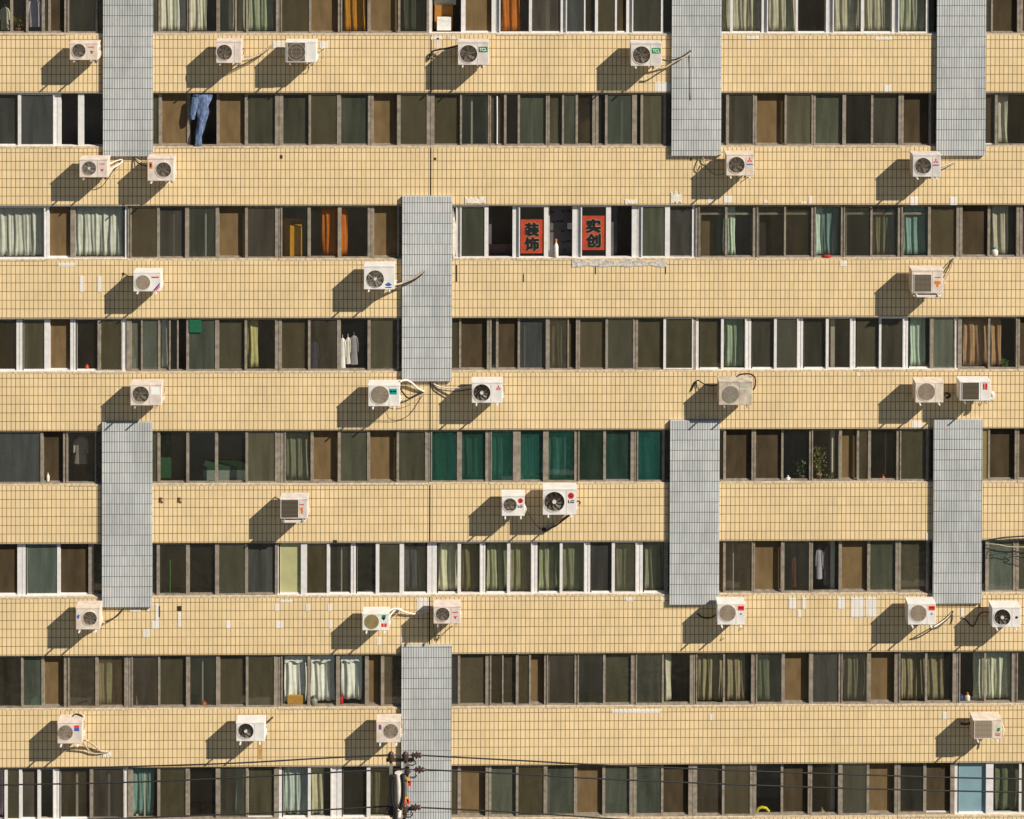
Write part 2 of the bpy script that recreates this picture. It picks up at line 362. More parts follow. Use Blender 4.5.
patch(572, 258.6, 667, 267, ROUGH, True)
patch(452.6, 205, 456.6, 262, PATCH, True)
for q in ((434, 157.5, 436.3, 160), (280, 155, 282.5, 158.5), (690, 158, 691.5, 160.5), (122.2, 272.6, 124.6, 275), (333, 540, 337, 544)): patch(*q, m=DARKJ, name='pipe_hole')
for q in ((456, 265, 457.2, 281.5), (523.2, 274, 524, 282), (595, 266, 596, 274), (665, 261, 666, 274), (158.6, 606, 160, 617), (177, 606, 181.5, 611)): patch(*q, m=DARKJ, name='tile_crack')
for x in (160, 178.5):
    p = MB(); a = S(x, 497); c = S(x + 4, 503)
    p.prism([(a.x, a.z), (a.x + .08, a.z - .03), (a.x + .03, a.z - .07), (a.x + .09, a.z - .13), (a.x - .01, a.z - .09), (a.x + .01, a.z - .05)], -.03, 0)
    p.build('old_bracket', mat('rusty iron', (.13, .075, .04), .9, .4, 30), B)

# ------------------------------------------------------------------ windows
ROWSPEC = {
0: "c s10.2-12.5a c s26-28a c s41.7-44.2a d s47.8-50a e M64.2-68.7a d s95.4-97.5a d W107-148 g s158.4-160a c M187-190a c M216.5-219.5a d s235-236.5a d s246-248a c M276-282a o s309-311a b M338-342a c s367.5-370.5a b s398-400.3a d M426.7-431.5a x s461-465.5w b M491.7-500.5w c s529-532w n M559.5-567w n s584-585.5w d s595-598w o s615-617w e M626.5-633.3w d s661-663.5w d W676-718 d s730.3-733w c M760.6-768.2w c s795.6-798w d M825-834w c s861-864w c M891-899.5w c s926-928.6w d W940-983 o s991-993a e M1017.5-1023a e",
1: "n s17.8-21w n M53-60.6w x s78-84w x W107-148 g s158.4-161.5a b s186.5-190a x s216-219a b s244.5-247.7a g M275-283a g s308.6-311a o s337-341a g M368-373.6a b s397-400.6a o M426.7-434.4a o s460-462a d M488-491a d s504-506.5a d s517.7-520a g M546-549.6a g s562-564a g s575.6-578a d M592.4-598.5a k s605-607.5a g s632-637a k s640.5-643a g s663.4-666a d W676-717 g s726-729a d M752.8-757a b s784.7-786.7a G M811.5-815.7a g s842.4-846a k s871-873.3a d M898.7-903.8a e s929-931a d W940-981 d s995-997.6w d",
2: "c M44-48.7w b s70-75w c M123.5-131.5a o s157-159.5a n s185-189a d s215.6-219a b s245-247.7a n M275-282a c s307.6-310.6a c s337.7-341.5a c M367.7-374a b s397-399a d W406-449 k M456-461.5w g s484.5-488.5w x M512.6-520w c s544-548.5w x M572.5-582w c s606-611w x M632-642.5w g s665-670w n M691-699.7a d s725-727.4a c M753-758a d s784-786a d M811.5-815.7a c M841-845a d s870.4-872.5a d M898-902.7a c s928-930.8a o M956.5-962.6a e s988-990.7a c M1016.7-1022.8a e",
3: "d M14.8-23.3w g s44-49.6w b M70-76.5w d s97.5-101w o M121-131.5a G s141-142.5a G s158-160a c s169-170.5a k s177-178.5a x s186.3-189a g s215-219a o s244.6-247a d M275-281.6a o s308-310.4a d s337-340.7a c s367.5-370.6a o s397-399a d W406-449 o s459-461.2a e M487-491.5a d s496-498.5a e s517.7-520a n s545.7-549.6a d s567.5-569a e M576-580a o s605.4-608a o M633-638a o s663.4-666a o M692-700w o s721-723.7w c M745-752.6w d s774-776.7w o M797-804.6w d s825.8-828.6w d M850-857w o s879-881.3w d M902.7-909.6w c s930-933.4w G M954-962a c s988-990.3a c M1016-1020a e",
4: "n s40.4-43.2a e M63-67.5a c s94.7-96.3a d W107-147 g s157.4-160a c s186.3-189a c s215-217.8a c s245.4-248a G M275-285.7a d s310.6-313.4a b s337.7-340.7a g s367-370a b s396.6-399a g M425-432a v s457-462a v M485.4-491.8a v s513-520.7a v s543-548.6a v M574.3-579.5a V s603.2-606a V M630.7-638.2a v s662-664.6a d W674-715 d s723.4-726a e M751.7-756a e s781.5-783.7a c M809.4-813a c s839-842a b s857-859a d s868-871a d M896.6-901.2a o s926-928.5a d W938-978 p s988-990a e M1015-1019.3a e",
5: "e M17-26.5w G s56.7-60w e s88-93.5w g W106-147 g s156.6-159.6a d s186-189.5a d s215-219a o s245-247.8a n M275-279.8a p s300.8-307w o s326.8-330w d M349.5-357w d s375.7-379.3w o s399.6-404w d M426-438w c s457.5-461w d M479.8-486.5w c s507-510.3w d M531-538.7w c s559.7-562.5w d M584-591.6w n s611.7-614.8w d M635.5-644.2w d s664.6-668w d W674-715 p s723-725.6a d M751.7-755a b s781-784.4a d M809-813a c s839-842.2a b s867.5-870.6a g M895.6-901a o s926-928.5a d W937-977 k s985.3-989a G M1013-1019a g",
6: "d s21-23a g s41-44a b M63.8-69.2a d s95.3-98.2a d M124.2-132.7a n s158-160a o s186-190a d s216-220a o s245.8-248.3a o M274-282.3a c s307.5-310.2a c s336-340a c s365-368.7a b s380.8-384.3a o W405-447 n s457.8-460.2a o M485.5-491.3a d s502-503.5a d s515.8-518.5a o s529-531a b M544.3-548a n M574.5-578.8a d s603-605.5a o M631-637a d s661.8-664a c M690-697.3a c s723-725a c M751.3-757.3a d s781.6-784.8a b s809-813a n M838.5-842.6a d s867-871a b M894.6-900.4a c s925-927.4a c M952.8-960.3a c s984-986a c M1012-1017.8a d",
7: "x s4.4-7.6w o s19-22w n s37.4-40.7w d M53-60.2w d s89.6-93w n M123-132.6a c s157.3-160.2a o s185.6-189.6a d s215.6-220.2a d s245.8-248.3a g M274-283w c s307.8-310.7w c M330.6-342.8w d s366.6-370.4w d M390-393w o W405-447 o s457.6-461a b M485.5-491.4a G s515.8-518.4a o s543.6-547.3a g s574-577.3a b s602.4-605.3a g M629.6-636.6a g s661.2-663.6a e M688.5-697.2a d s722-724.4a o M749.8-756.4a c s781-783.5a e M808-812.2a d s838-842.6a o s866.6-869.3a b M894.6-900.5a d s923.6-926.8a e M950.5-959w p s985.8-993.3w c s1019-1021.5w d",
}
PANEL = {4: [(.20, .155, .05)], 5: [(.40, .385, .19), (.19, .10, .03)], 7: [(.19, .30, .34)]}
PCOUNT = {}
YF = .055                                                  # frame face behind the tile face
def build_window(k, cells, x0b, x1b):
    """cells: [(a, b, code, left bar, right bar)] in world x; x0b, x1b: the outer frame's bars (x0, x1, col) at each end"""
    top = zt(k) - .004; bot = zt(k) - OPEN_H + .004
    colr = max([c[3][3] for c in cells if c[3]] + [c[4][3] for c in cells if c[4]], key=[c[4][3] for c in cells if c[4]].count if any(c[4] for c in cells) else (lambda v: 0))
    fm = WHT if colr == 'w' else ALU
    X0, X1 = x0b, x1b
    f = MB(); tr, brr = .035, .036
    f.box(X0, X1, YF, YF + .13, top - tr, top); f.box(X0, X1, YF, YF + .13, bot, bot + brr)
    fl = cells[0][5]; frr = cells[-1][6]
    f.box(X0 + .004, X0 + fl, YF + (.05 if colr == 'w' else .022), YF + .128, bot + brr - .002, top - tr + .002); f.box(X1 - frr, X1 - .004, YF + (.05 if colr == 'w' else .022), YF + .128, bot + brr - .002, top - tr + .002)
    wn = f.build('window', fm, B)
    s = MB(); n = 7; rnd = random.Random(int(X0 * 100) + k)
    s.box(X0 + .004, X1 - .004, .002 - rnd.uniform(.0, .012), YF - .002, bot - .02, bot + rnd.uniform(.016, .03))
    s.build('sill', SILL, wn)
    pane = MB(); mats = []; zin0, zin1 = bot + brr, top - tr
    for i, (a, b, code, lb, rb, wl, wr) in enumerate(cells):
        ys = YF + (.004 if (i + k) % 2 == 0 else .05)
        if code in ('b', 'e'): ys = YF + (.11 if code == 'b' else .085)
        # sash frame: stiles reach under the neighbouring bars
        la = lb[2] * .98 if lb[0] == 's' else .03; ra = rb[2] * .98 if rb[0] == 's' else .03
        sc = (rb or lb); sm = WHT if (sc and sc[3] == 'w') else ALU
        st = MB(); br2 = .026
        if code != 'x' or True:
            xa, xb = a - la + (0 if not lb or lb[0] != 's' else 0), b + ra
            if lb and lb[0] != 's': xa = a - .03
            if rb and rb[0] != 's': xb = b + .03
            if code == 'x':                                # slid away: only the neighbour's stile shows
                pass
            else:
                st.box(xa, a, ys, ys + .035, zin0, zin1); st.box(b, xb, ys, ys + .035, zin0, zin1)
                st.box(a, b, ys + .001, ys + .034, zin1 - .03, zin1); st.box(a, b, ys + .001, ys + .034, zin0, zin0 + br2)
                st.build('sash', sm, wn)
        ga, gb, gz0, gz1 = a, b, zin0 + br2, zin1 - .03
        if code in 'dgGnvVkc':
            y = ys + .018; q = MB(); q.add([(ga, y, gz0), (gb, y, gz0), (gb, y, gz1), (ga, y, gz1)], [(0, 1, 2, 3)]); q.build('pane', GLASS[code], wn, fix=False)
        elif code in 'obe':
            q = MB(); y = ys + .022; q.box(ga, gb, y, y + .004, gz0, gz1); q.build('insect_screen', SCREEN[code], wn)
            if code == 'o':
                q = MB(); q.add([(ga, ys + .01, gz0), (gb, ys + .01, gz0), (gb, ys + .01, gz1), (ga, ys + .01, gz1)], [(0, 1, 2, 3)]); q.build('pane', GLASS['d'], wn, fix=False)
        elif code == 'p':
            i0 = PCOUNT.get(k, 0); PCOUNT[k] = i0 + 1; c = PANEL[k][i0]
            q = MB(); y = ys + .02; q.box(ga, gb, y, y + .012, gz0, gz1); q.build('panel', mat('panel %d %d' % (k, i0), c, .6, .12, 3), wn)
    # plain meeting posts (only between two slid-away sashes) that carry the stiles
    for i, (a, b, code, lb, rb, wl, wr) in enumerate(cells[:-1]):
        if rb and rb[0] == 's' and code == 'x' and cells[i + 1][2] == 'x':
            st = MB(); st.box(b + .001, b + rb[2] - .001, YF + .006, YF + .045, zin0, zin1); st.build('mullion', WHT if rb[3] == 'w' else ALU, wn)
NWIN = 0
for k, spec in ROWSPEC.items():
    toks = spec.split(); bars = []; panes = []
    for t in toks:
        if t[0] in 'sMW' and len(t) > 1:
            body = t[1:]; col = 'a'
            if body[-1] in 'aw': col = body[-1]; body = body[:-1]
            p, q = body.split('-'); bars.append((t[0], float(p), float(q), col))
        else: panes.append(t)
    assert len(panes) == len(bars) + 1, (k, len(panes), len(bars))
    edges = [('W', -30, -17, 'a')] + bars + [('W', 1042, 1060, 'a')]
    cells = []; start = None
    def wx(px): return ux(px, k)
    cur = []
    for i, code in enumerate(panes):
        l, r = edges[i], edges[i + 1]
        a, b = wx(l[2]), wx(r[1])
        lw = wx(l[2]) - wx(l[1]); rw = wx(r[2]) - wx(r[1])
        fl = (lw / 2 if l[0] == 'M' else .03); fr = (rw / 2 if r[0] == 'M' else .03)
        if l[0] == 'M': fl = max(.03, fl)
        cur.append((a, b, code, (l[0], l, lw, l[3]), (r[0], r, rw, r[3]), fl - .0, fr - .0))
        if r[0] != 's':
            x0 = cur[0][0] - cur[0][5]; x1 = cur[-1][1] + cur[-1][6]
            if cur[0][3][0] == 'W': x0 = cur[0][0] - .0; cur[0] = (cur[0][0] + .03,) + cur[0][1:]
            if cur[-1][4][0] == 'W': x1 = cur[-1][1]; cur[-1] = (cur[-1][0], cur[-1][1] - .03) + cur[-1][2:]
            build_window(k, cur, x0 + .001, x1 - .001); NWIN += 1; cur = []
print('windows', NWIN)

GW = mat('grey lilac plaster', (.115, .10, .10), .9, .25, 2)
def room_piece(px0, py0, px1, py1, y, name, m_, dep=.05):
    a = S(px0, py0, -y); c = S(px1, py1, -y); q = MB(); q.box(a.x, c.x, y, y + dep, c.z, a.z); return q.build(name, m_, B)
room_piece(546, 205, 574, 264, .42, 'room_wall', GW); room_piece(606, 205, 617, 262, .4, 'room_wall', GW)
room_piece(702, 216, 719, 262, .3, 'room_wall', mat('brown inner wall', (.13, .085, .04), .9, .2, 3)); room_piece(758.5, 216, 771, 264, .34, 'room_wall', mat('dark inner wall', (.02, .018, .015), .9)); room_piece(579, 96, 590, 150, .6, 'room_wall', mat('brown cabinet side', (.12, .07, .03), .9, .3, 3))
for (x, k_, wd) in ((471, 1, 1.6), (486, 1, 1.5), (531, 1, 1.5), (541, 1, 1.2), (621, 1, 1.5), (625.5, 1, 1.3), (652, 1, 2), (629, 1, 1.2), (238.5, 5, 1.2), (266.5, 5, 1.3), (341, 5, 1.2), (239, 6, 1.2), (266, 6, 1.2), (202, 6, 1.3), (144, 7, 1.3), (850, 7, 1.3), (76, 7, 2), (108, 7, 2), (478, 3, 1.2), (524, 3, 1.3), (652, 3, 1.2), (173, 2, 1.6), (205, 2, 1.6), (860, 5, 1.2)):
    yc = ymid(k_); room_piece(x, yc - 22, x + wd, yc + 26, .2, 'inner_frame', mat('pale inner frame', (.42, .40, .34), .6), .03)
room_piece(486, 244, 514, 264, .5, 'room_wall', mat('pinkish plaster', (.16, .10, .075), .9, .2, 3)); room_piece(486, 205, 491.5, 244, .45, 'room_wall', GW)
for (x, yy, wd) in ((549, 211, 5), (562, 210, 3), (567, 210, 4), (552, 221, 3), (556, 220, 8), (550, 230, 4), (561, 230, 4), (567, 229, 5), (562, 241, 4), (566, 240, 5), (563, 249, 3)):
    room_piece(x, yy, x + wd, yy + 2.2, .417, 'wall_mark', flat('dark wall mark', (60, 30, 25) if wd < 5 else (45, 42, 44)), .004)
# ------------------------------------------------------------------ curtains (each hangs in its window: a thing of its own)
CUR_M = {}
def cloth(rgb, k=1.0):
    key = (rgb, k)
    if key not in CUR_M:
        c3 = lin(*rgb); g3 = sum(c3) / 3; ds = .40 if rgb[1] >= rgb[0] * .95 else .05
        CUR_M[key] = mat('cloth %d %d %d' % rgb, tuple(k * ((1 - ds) * c + ds * g3 * t) for c, t in zip(c3, (1.12, 1, .88))), .9, .15, 6, .05)
    return CUR_M[key]
def curtain(k, x0, x1, rgb, label, wave=.15, amp=.026, y=.24, top=0.05, bot=.06, cat='curtain', gap=None, name='curtain', group='curtains hanging behind the windows'):
    a, b = ux(x0, k, -y), ux(x1, k, -y); z1 = zt(k) - top; z0 = zt(k) - OPEN_H + bot
    rnd = random.Random(int(x0 * 13 + k * 101)); n = max(6, int((b - a) / .012)); nz = 8
    ph = []; p = rnd.uniform(0, 6); raw = [rnd.uniform(.3, 2.2) for _ in range(n + 9)]; wob = [sum(raw[i:i + 8]) / 8 * 1.1 for i in range(n + 1)]
    for i in range(n + 1):
        ph.append(p); p += 2 * pi * (b - a) / n / (wave * wob[i])
    ml = [rnd.uniform(-.4, 2.2) for _ in range(n + 1)]
    ml = [sum(ml[max(0, i - 4):i + 5]) / len(ml[max(0, i - 4):i + 5]) for i in range(n + 1)]
    m = MB(); vs = []
    for j in range(nz + 1):
        z = z0 + (z1 - z0) * j / nz; f = 1 - .35 * j / nz
        for i in range(n + 1):
            x = a + (b - a) * i / n + .012 * sin(j * .9 + i * .21 + x0) * (1 - j / nz)
            vs.append((x, y - .02 + amp * f * ml[i] * sin(ph[i] + .35 * sin(j * .7 + x0)) + .35 * amp * sin(2.3 * ph[i] + j * .3) + .012 * sin(i * .045 + x0 + j * .5), z))
    m.add(vs, [(j * (n + 1) + i, j * (n + 1) + i + 1, (j + 1) * (n + 1) + i + 1, (j + 1) * (n + 1) + i) for j in range(nz) for i in range(n)], 0, True)
    c = Vector(((a + b) / 2, y, z1))
    o = m.build(name, cloth(rgb), None, c)
    md = o.modifiers.new('thick', 'SOLIDIFY'); md.thickness = .003
    return tag(o, label, cat, group)
OLIVE = (176, 172, 130); PALEG = (196, 208, 190); CREAM = (196, 190, 168); TEALC = (70, 165, 155); BEIGE = (168, 152, 118); ORANGE = (175, 92, 16); BROWN = (140, 105, 75); DKG = (80, 100, 75)
for c in (
 (0, 160.5, 186.5, CREAM, 'cream curtain in the top row, just right of the leftmost grey pilaster'),
 (0, 190.5, 207, (194, 188, 162), 'narrow cream curtain in the top row beside a dark pane'),
 (0, 229, 234, (205, 190, 165), 'thin strip of pale curtain above the air conditioner left of the twin units'),
 (0, 238, 245, (150, 160, 130), 'slim sage drape beside the green dotted curtain'),
 (0, 249, 275, (135, 145, 108), 'green curtain with a column of round dots, top window row'),
 (0, 343.5, 366, (160, 105, 22), 'gold pleated curtain in the top window row'),
 (0, 401.5, 425, (62, 72, 52), 'dark green curtain in the top row, left of the open window with the white box'),
 (0, 501.5, 520, (170, 95, 30), 'orange woven blind in the white framed top window'),
 (0, 721.8, 760, (168, 160, 128), 'olive cream curtain right beside the second grey pilaster at the top'),
 (0, 769, 795, (170, 164, 132), 'olive cream curtain next to a dark pane in the top row'),
 (0, 834.5, 890.5, (168, 162, 132), 'wide olive curtain spanning two panes of the top row'),
 (0, 900, 927, (150, 156, 122), 'grey green curtain touching the grey pilaster at the top right'),
 (1, 525, 536, (110, 120, 85), 'faint green curtain behind the glass under the first green badged air conditioner'),
 (1, 997.8, 1007, (190, 185, 165), 'pale curtain pulled aside in the white framed window by the right edge'),
 (2, 0-16, 44, (182, 186, 172), 'pale mint pleated curtain at the left edge of the third window row'),
 (2, 75.5, 123, (184, 188, 175), 'pale mint pleated curtain in the white frame right of a brown screen'),
 (2, 322, 337, ORANGE, 'orange curtain pulled into half of a dark window'),
 (2, 342, 347.5, ORANGE, 'thin orange curtain end beside the window post'),
 (2, 716, 724, (70, 110, 95), 'dusky green curtain end in the window right of the grey lilac panel'),
 (2, 727.6, 735, (165, 195, 165), 'narrow pale green curtain beside a dark pane'),
 (2, 815.8, 822.5, (160, 190, 178), 'mint white curtain end left of the blue green drape'),
 (2, 823, 838, (88, 140, 135), 'blue green drape above the white smudge and red cloth on the ledge'),
 (2, 873, 885, (120, 116, 75), 'khaki drape in the third row with a dark black pane to its left'),
 (2, 886, 897, (70, 125, 128), 'slim petrol blue drape beside the khaki drape'),
 (2, 903, 927, (98, 150, 140), 'teal net curtain right of the petrol blue drape'),
 (2, 991, 1008, (170, 160, 140), 'greyish white curtain above a small white jug at the right edge'),
 (3, 161, 168, (200, 205, 185), 'white curtain strip in the half open window left of the green box'),
 (3, 247.5, 258, (185, 175, 115), 'yellowish cream curtain behind grey glass in the fourth row'),
 (3, 415, 424, (80, 65, 45), 'narrow brown curtain in the window right of the middle grey pilaster'),
 (3, 552, 567, (105, 92, 65), 'dull olive curtain gathered in a dark window of the fourth row'),
 (3, 724, 744, (135, 160, 125), 'sage green pleated curtain in the white framed fourth row window'),
 (3, 910, 925, (155, 185, 162), 'bright mint curtain above the pair of air conditioners'),
 (3, 962.7, 987, (155, 120, 88), 'brown pleated curtain filling a pane near the right edge'),
 (3, 990.7, 1001, (150, 115, 85), 'brown curtain pushed aside next to a small green plant'),
 (4, 286, 308, (120, 130, 100), 'pale green net curtain left of a brown board in the fifth row'),
 (4, 432.5, 456.5, (40, 95, 55), 'emerald curtain at the left end of the green glazed windows'),
 (4, 462.5, 485, (50, 110, 92), 'sea green curtain in the second green glazed pane'),
 (4, 492, 571, (30, 135, 122), 'long turquoise curtain above the two units with red round badges'),
 (4, 638.5, 661, (20, 105, 88), 'turquoise curtain next to the grey pilaster, fifth row'),
 (5, 404.5, 425, (75, 85, 95), 'dark slate curtain left of the vertical wall joint'),
 (5, 438.5, 457, (196, 194, 150), 'flat cream yellow curtain just right of the vertical wall joint'),
 (5, 462, 479.5, (120, 108, 72), 'khaki curtain beside the flat cream yellow one'),
 (5, 487, 531, (148, 148, 100), 'olive curtain with pale folds under the small unit with a red badge'),
 (5, 539, 583.5, (140, 145, 98), 'olive curtain with pale folds under the large unit with a red badge'),
 (5, 615, 635, (128, 135, 92), 'sage olive curtain in the white frame two panes from the pilaster'),
 (5, 645, 664, (140, 146, 105), 'sage olive curtain directly against the grey pilaster'),
 (6, 99, 112, (165, 160, 105), 'patterned yellow green curtain with vertical streaks'),
 (6, 664.5, 671, (180, 174, 146), 'slim white curtain tied at the edge of a dark pane'),
 (6, 698, 722, (140, 128, 98), 'beige striped curtain, left half of a seventh row window'),
 (6, 725, 745, (132, 120, 94), 'beige striped curtain, right half of a seventh row window'),
 (6, 758, 770, (105, 118, 80), 'moss green curtain left of a brown board in the seventh row'),
 (6, 843, 866.5, (128, 124, 88), 'grey olive curtain between a dark pane and a brown board'),
 (6, 901, 925, (132, 120, 92), 'tan curtain with pale folds under the right air conditioner pair'),
 (6, 927.5, 944, (128, 116, 88), 'tan curtain half drawn beside the yellow brown pane'),
 (6, 973, 1011, (188, 192, 160), 'light green curtain above the bottles at the lower right'),
 (7, 133, 154, (85, 145, 138), 'turquoise curtain in the bottom row near the left'),
 (7, 236, 244, (90, 150, 145), 'slim teal curtain in a dark bottom row window'),
 (7, 284.5, 307.5, (165, 186, 178), 'pale aqua curtain in the white framed bottom window'),
 (7, 311, 324, (178, 170, 125), 'cream curtain beside the pale aqua one'),
 (7, 371, 388, (105, 105, 65), 'olive curtain in the bottom row, left of the utility pole'),
 (7, -16, 4, (190, 165, 165), 'pinkish white cloth at the left edge of the bottom row'),
 (7, 994, 1018.5, (92, 105, 75), 'dark green curtain with pale folds right of the light blue panel'),
): curtain(*c)

# ------------------------------------------------------------------ clothes on hangers and other things in the windows
def root_at(k, px, py, y): return S(px, py, -y)
def garment(k, px, py, wpx, hpx, rgb, label, y=.3, sleeves=True, cat='shirt', name='hanging_shirt', seed=1):
    c = S(px, py, -y); w = wpx * .0255 / 2; h = hpx * .0255
    m = MB()
    rings = [(c.x, y, c.z, w * .22, .02), (c.x, y, c.z - .04 * h, w * .55, .03), (c.x, y, c.z - .12 * h, w * .75, .035), (c.x, y, c.z - .35 * h, w * .72, .04), (c.x, y, c.z - .7 * h, w * .8, .045), (c.x + .05 * w, y, c.z - h, w * .88, .05)]
    m.loft(rings, 22, 0, seed, .07)
    if sleeves:
        for s in (-1, 1):
            m.loft([(c.x + s * w * .62, y, c.z - .07 * h, w * .2, .03), (c.x + s * w * .86, y, c.z - .25 * h, w * .2, .035), (c.x + s * w * .92, y, c.z - .58 * h, w * .15, .03)], 12, 0, seed + s, .08)
    m.tube([(c.x, y, c.z + .08), (c.x, y, c.z - .01)], .006, 6)
    return tag(m.build(name, cloth(rgb), None, c), label, cat, 'laundry hung in the windows')
garment(0, 34.5, -1, 14, 27, (175, 165, 178), 'lilac white shirt hanging in the top left window', seed=3)
garment(0, 5, 7, 9, 22, (165, 165, 135), 'pale yellowish shirt hanging at the top left corner', seed=4)
garment(0, 29, -4, 8, 26, (60, 75, 80), 'dark teal shirt hanging beside the lilac white one', y=.45, seed=5)
garment(3, 314, 342, 9, 28, (45, 50, 95), 'navy blue garment hanging in a dark fourth row window', seed=6)
garment(3, 321.5, 334, 8, 30, (40, 46, 60), 'charcoal garment hanging right of the navy one', y=.4, seed=7)
garment(3, 342.5, 338, 7, 33, (225, 222, 220), 'white shirt at the window post in the fourth row', seed=8, y=.2)
garment(3, 348, 337, 5, 26, (215, 205, 200), 'slim white shirt in the middle of three hanging ones', seed=9, y=.22)
garment(3, 354, 335.5, 9, 28, (140, 135, 145), 'grey shirt, right of two white ones', seed=10, y=.25)
garment(4, 14, 434, 16, 36, (45, 45, 70), 'dark blue jacket hanging in the wide grey pane', seed=11, y=.2, cat='jacket', name='hanging_jacket')
garment(4, 81, 437, 15, 26, (150, 142, 130), 'off white cloth top hanging in a dark window left of the pilaster', seed=12, y=.4)
garment(5, 795, 556, 6, 30, (125, 58, 48), 'red garment hanging in the sixth row', seed=13, y=.3)
garment(5, 819, 548, 7, 30, (150, 146, 168), 'white lilac shirt hanging right of the red garment', seed=14, y=.3)
garment(5, 827, 546, 9, 38, (105, 95, 95), 'grey brown garment next to the white lilac shirt', seed=15, y=.35)
# white cloths hung over the seventh row panes
for (x0, x1, lb, sd) in ((284.5, 306.5, 'white cloth sheet above the cardboard box', 1), (311, 334.5, 'white cloth sheet above the round grey pot', 2), (341, 362, 'white knotted cloth sheet above the red bottle', 3)):
    curtain(6, x0, x1, (212, 216, 206), lb, .2, .028, .235, .02, .05 + .03 * sd, 'cloth', name='hanging_cloth', group='white cloths in the seventh row')
    k = 6; a, b = ux(x0, k, -.16), ux(x1, k, -.16); z = zt(6) - .26
    m = MB(); n = 14; vs = []                              # flap folded over the line
    for j, (dz, dy) in enumerate(((.22, .0), (.1, -.03), (0, -.04))):
        for i in range(n + 1): vs.append((a + (b - a) * i / n, .195 + dy + .012 * sin(i * 1.9 + sd + j), z + dz - (.03 * sin(i * .8 + sd) if j == 2 else 0)))
    m.add(vs, [(j * (n + 1) + i, j * (n + 1) + i + 1, (j + 1) * (n + 1) + i + 1, (j + 1) * (n + 1) + i) for j in range(2) for i in range(n)], 0, True)
    o = bpy.data.objects[-1] if False else None
    tgt = [q for q in COL.objects if q.get('label') == lb][0]
    f = m.build('flap', cloth((212, 216, 206)), tgt, tgt.location)
# the jeans
c = S(201, 96, -.06); m = MB(); u = .0252
def jx(px): return S(px, 120, -.05).x
def jz(py): return S(200, py, -.05).z
yj = .04
m.loft([(jx(202), yj, jz(94.5), 8.4 * u, .05), (jx(202.5), yj, jz(99), 8.2 * u, .06), (jx(201.5), yj, jz(106), 6.9 * u, .06), (jx(203), yj, jz(112), 5.3 * u, .055), (jx(202), yj, jz(120), 4.4 * u, .05), (jx(201.2), yj + .01, jz(125), 3.9 * u, .045), (jx(200.5), yj, jz(130), 3.5 * u, .045), (jx(199.2), yj - .01, jz(135), 3.4 * u, .04), (jx(198.6), yj, jz(139), 3.0 * u, .04), (jx(198.2), yj, jz(146), 3.2 * u, .04)], 36, 0, 5, .17)
m.loft([(jx(196), yj - .03, jz(97), 4.2 * u, .04), (jx(194.5), yj - .035, jz(106), 3.6 * u, .045), (jx(193), yj - .035, jz(113), 3.0 * u, .04), (jx(192.7), yj - .03, jz(119), 2.0 * u, .035)], 16, 0, 6, .07)
tag(m.build('jeans', mat('faded denim with painted folds', (.12, .17, .30), .9, .7, 10, stretch=(2.5, 1, .8)), None, c), 'faded blue jeans hung in the open window of the second row', 'jeans', 'laundry hung in the windows')  # strong colour noise paints darker folds and light streaks into the cloth

def text_sign(x0, x1, y0, y1, chars, label):
    y = .085; a = S(x0, y0, -y); b = S(x1, y1, -y); cx = (a.x + b.x) / 2; cz = b.z
    r = empty('paper_sign', (cx, y, cz), label, 'sign', 'red signs in the white window'); org = (cx, y, cz)
    m = MB(); m.box(a.x, b.x, y, y + .006, b.z, a.z); m.build('board', mat('red poster paper', (.66, .062, .018), .55, .25, 5), r, org)
    h = (a.z - b.z)
    for i, ch in enumerate(chars):
        zc = a.z - h * (.29 + .43 * i)
        text_mesh(ch, cx, zc, h * .39, h * .37, y - .002, 'character_edge', flat('pale character edge', (190, 170, 140)), r, org, .085)
        text_mesh(ch, cx, zc, h * .39, h * .37, y - .0065, 'character', BLACKP, r, org, .055)
text_sign(520.8, 543.2, 219.5, 253.3, '装饰', 'red sign with two black Chinese characters, left of the two, bottom touching the frame')
text_sign(582.6, 604.6, 215.8, 250, '实创', 'red sign with two black Chinese characters, the right one with a strip of glass below')

def pot_plant(px, py, hpx, wpx, label, potc, leafc, y=.2, pot=True, seed=1, n=70):
    c = S(px, py, -y); c.y = y; rnd = random.Random(seed); H = hpx * .0255; W = wpx * .0255 / 2
    r = empty('potted_plant', c, label, 'plant', 'plants on the window ledges'); m = MB()
    ph = min(.2, H * .3)
    m.lathe(c, [(.045, 0), (.065, ph * .85), (.074, ph * .86), (.074, ph), (.05, ph), (.045, ph * .9)], 14); m.build('pot', mat('pot %s' % label[:12], potc, .8, .2, 12), r, c)
    f = MB()
    for i in range(5):
        q = rnd.uniform(0, 6.28); f.tube([c + Vector((0, 0, ph * .9)), c + Vector((cos(q) * W * .3, sin(q) * .04, ph + H * .3)), c + Vector((cos(q) * W * .8, sin(q) * .08, ph + (H - ph) * rnd.uniform(.6, .95)))], .004, 5)
    for i in range(n):
        q = rnd.uniform(0, 6.28); rad = rnd.uniform(.1, 1) ** .6
        p = c + Vector((cos(q) * W * rad, sin(q) * min(W, .1) * rad, ph + (H - ph) * rnd.uniform(.1, 1)))
        d = Vector((rnd.uniform(-1, 1), rnd.uniform(-1, .4), rnd.uniform(-.8, .6))).normalized() * rnd.uniform(.05, .10); e = d.cross(Vector((0, 1, .3))).normalized() * .019
        f.add([p, p + d * .5 + e, p + d, p + d * .5 - e], [(0, 1, 2, 3)])
    f.build('foliage', mat('leaf %s' % label[:12], leafc, .6, .5, 20), r, c)
pot_plant(18.5, 33, 17, 12, 'bushy yellow green potted plant on the top left ledge', (.25, .1, .05), (.13, .12, .02), seed=2)
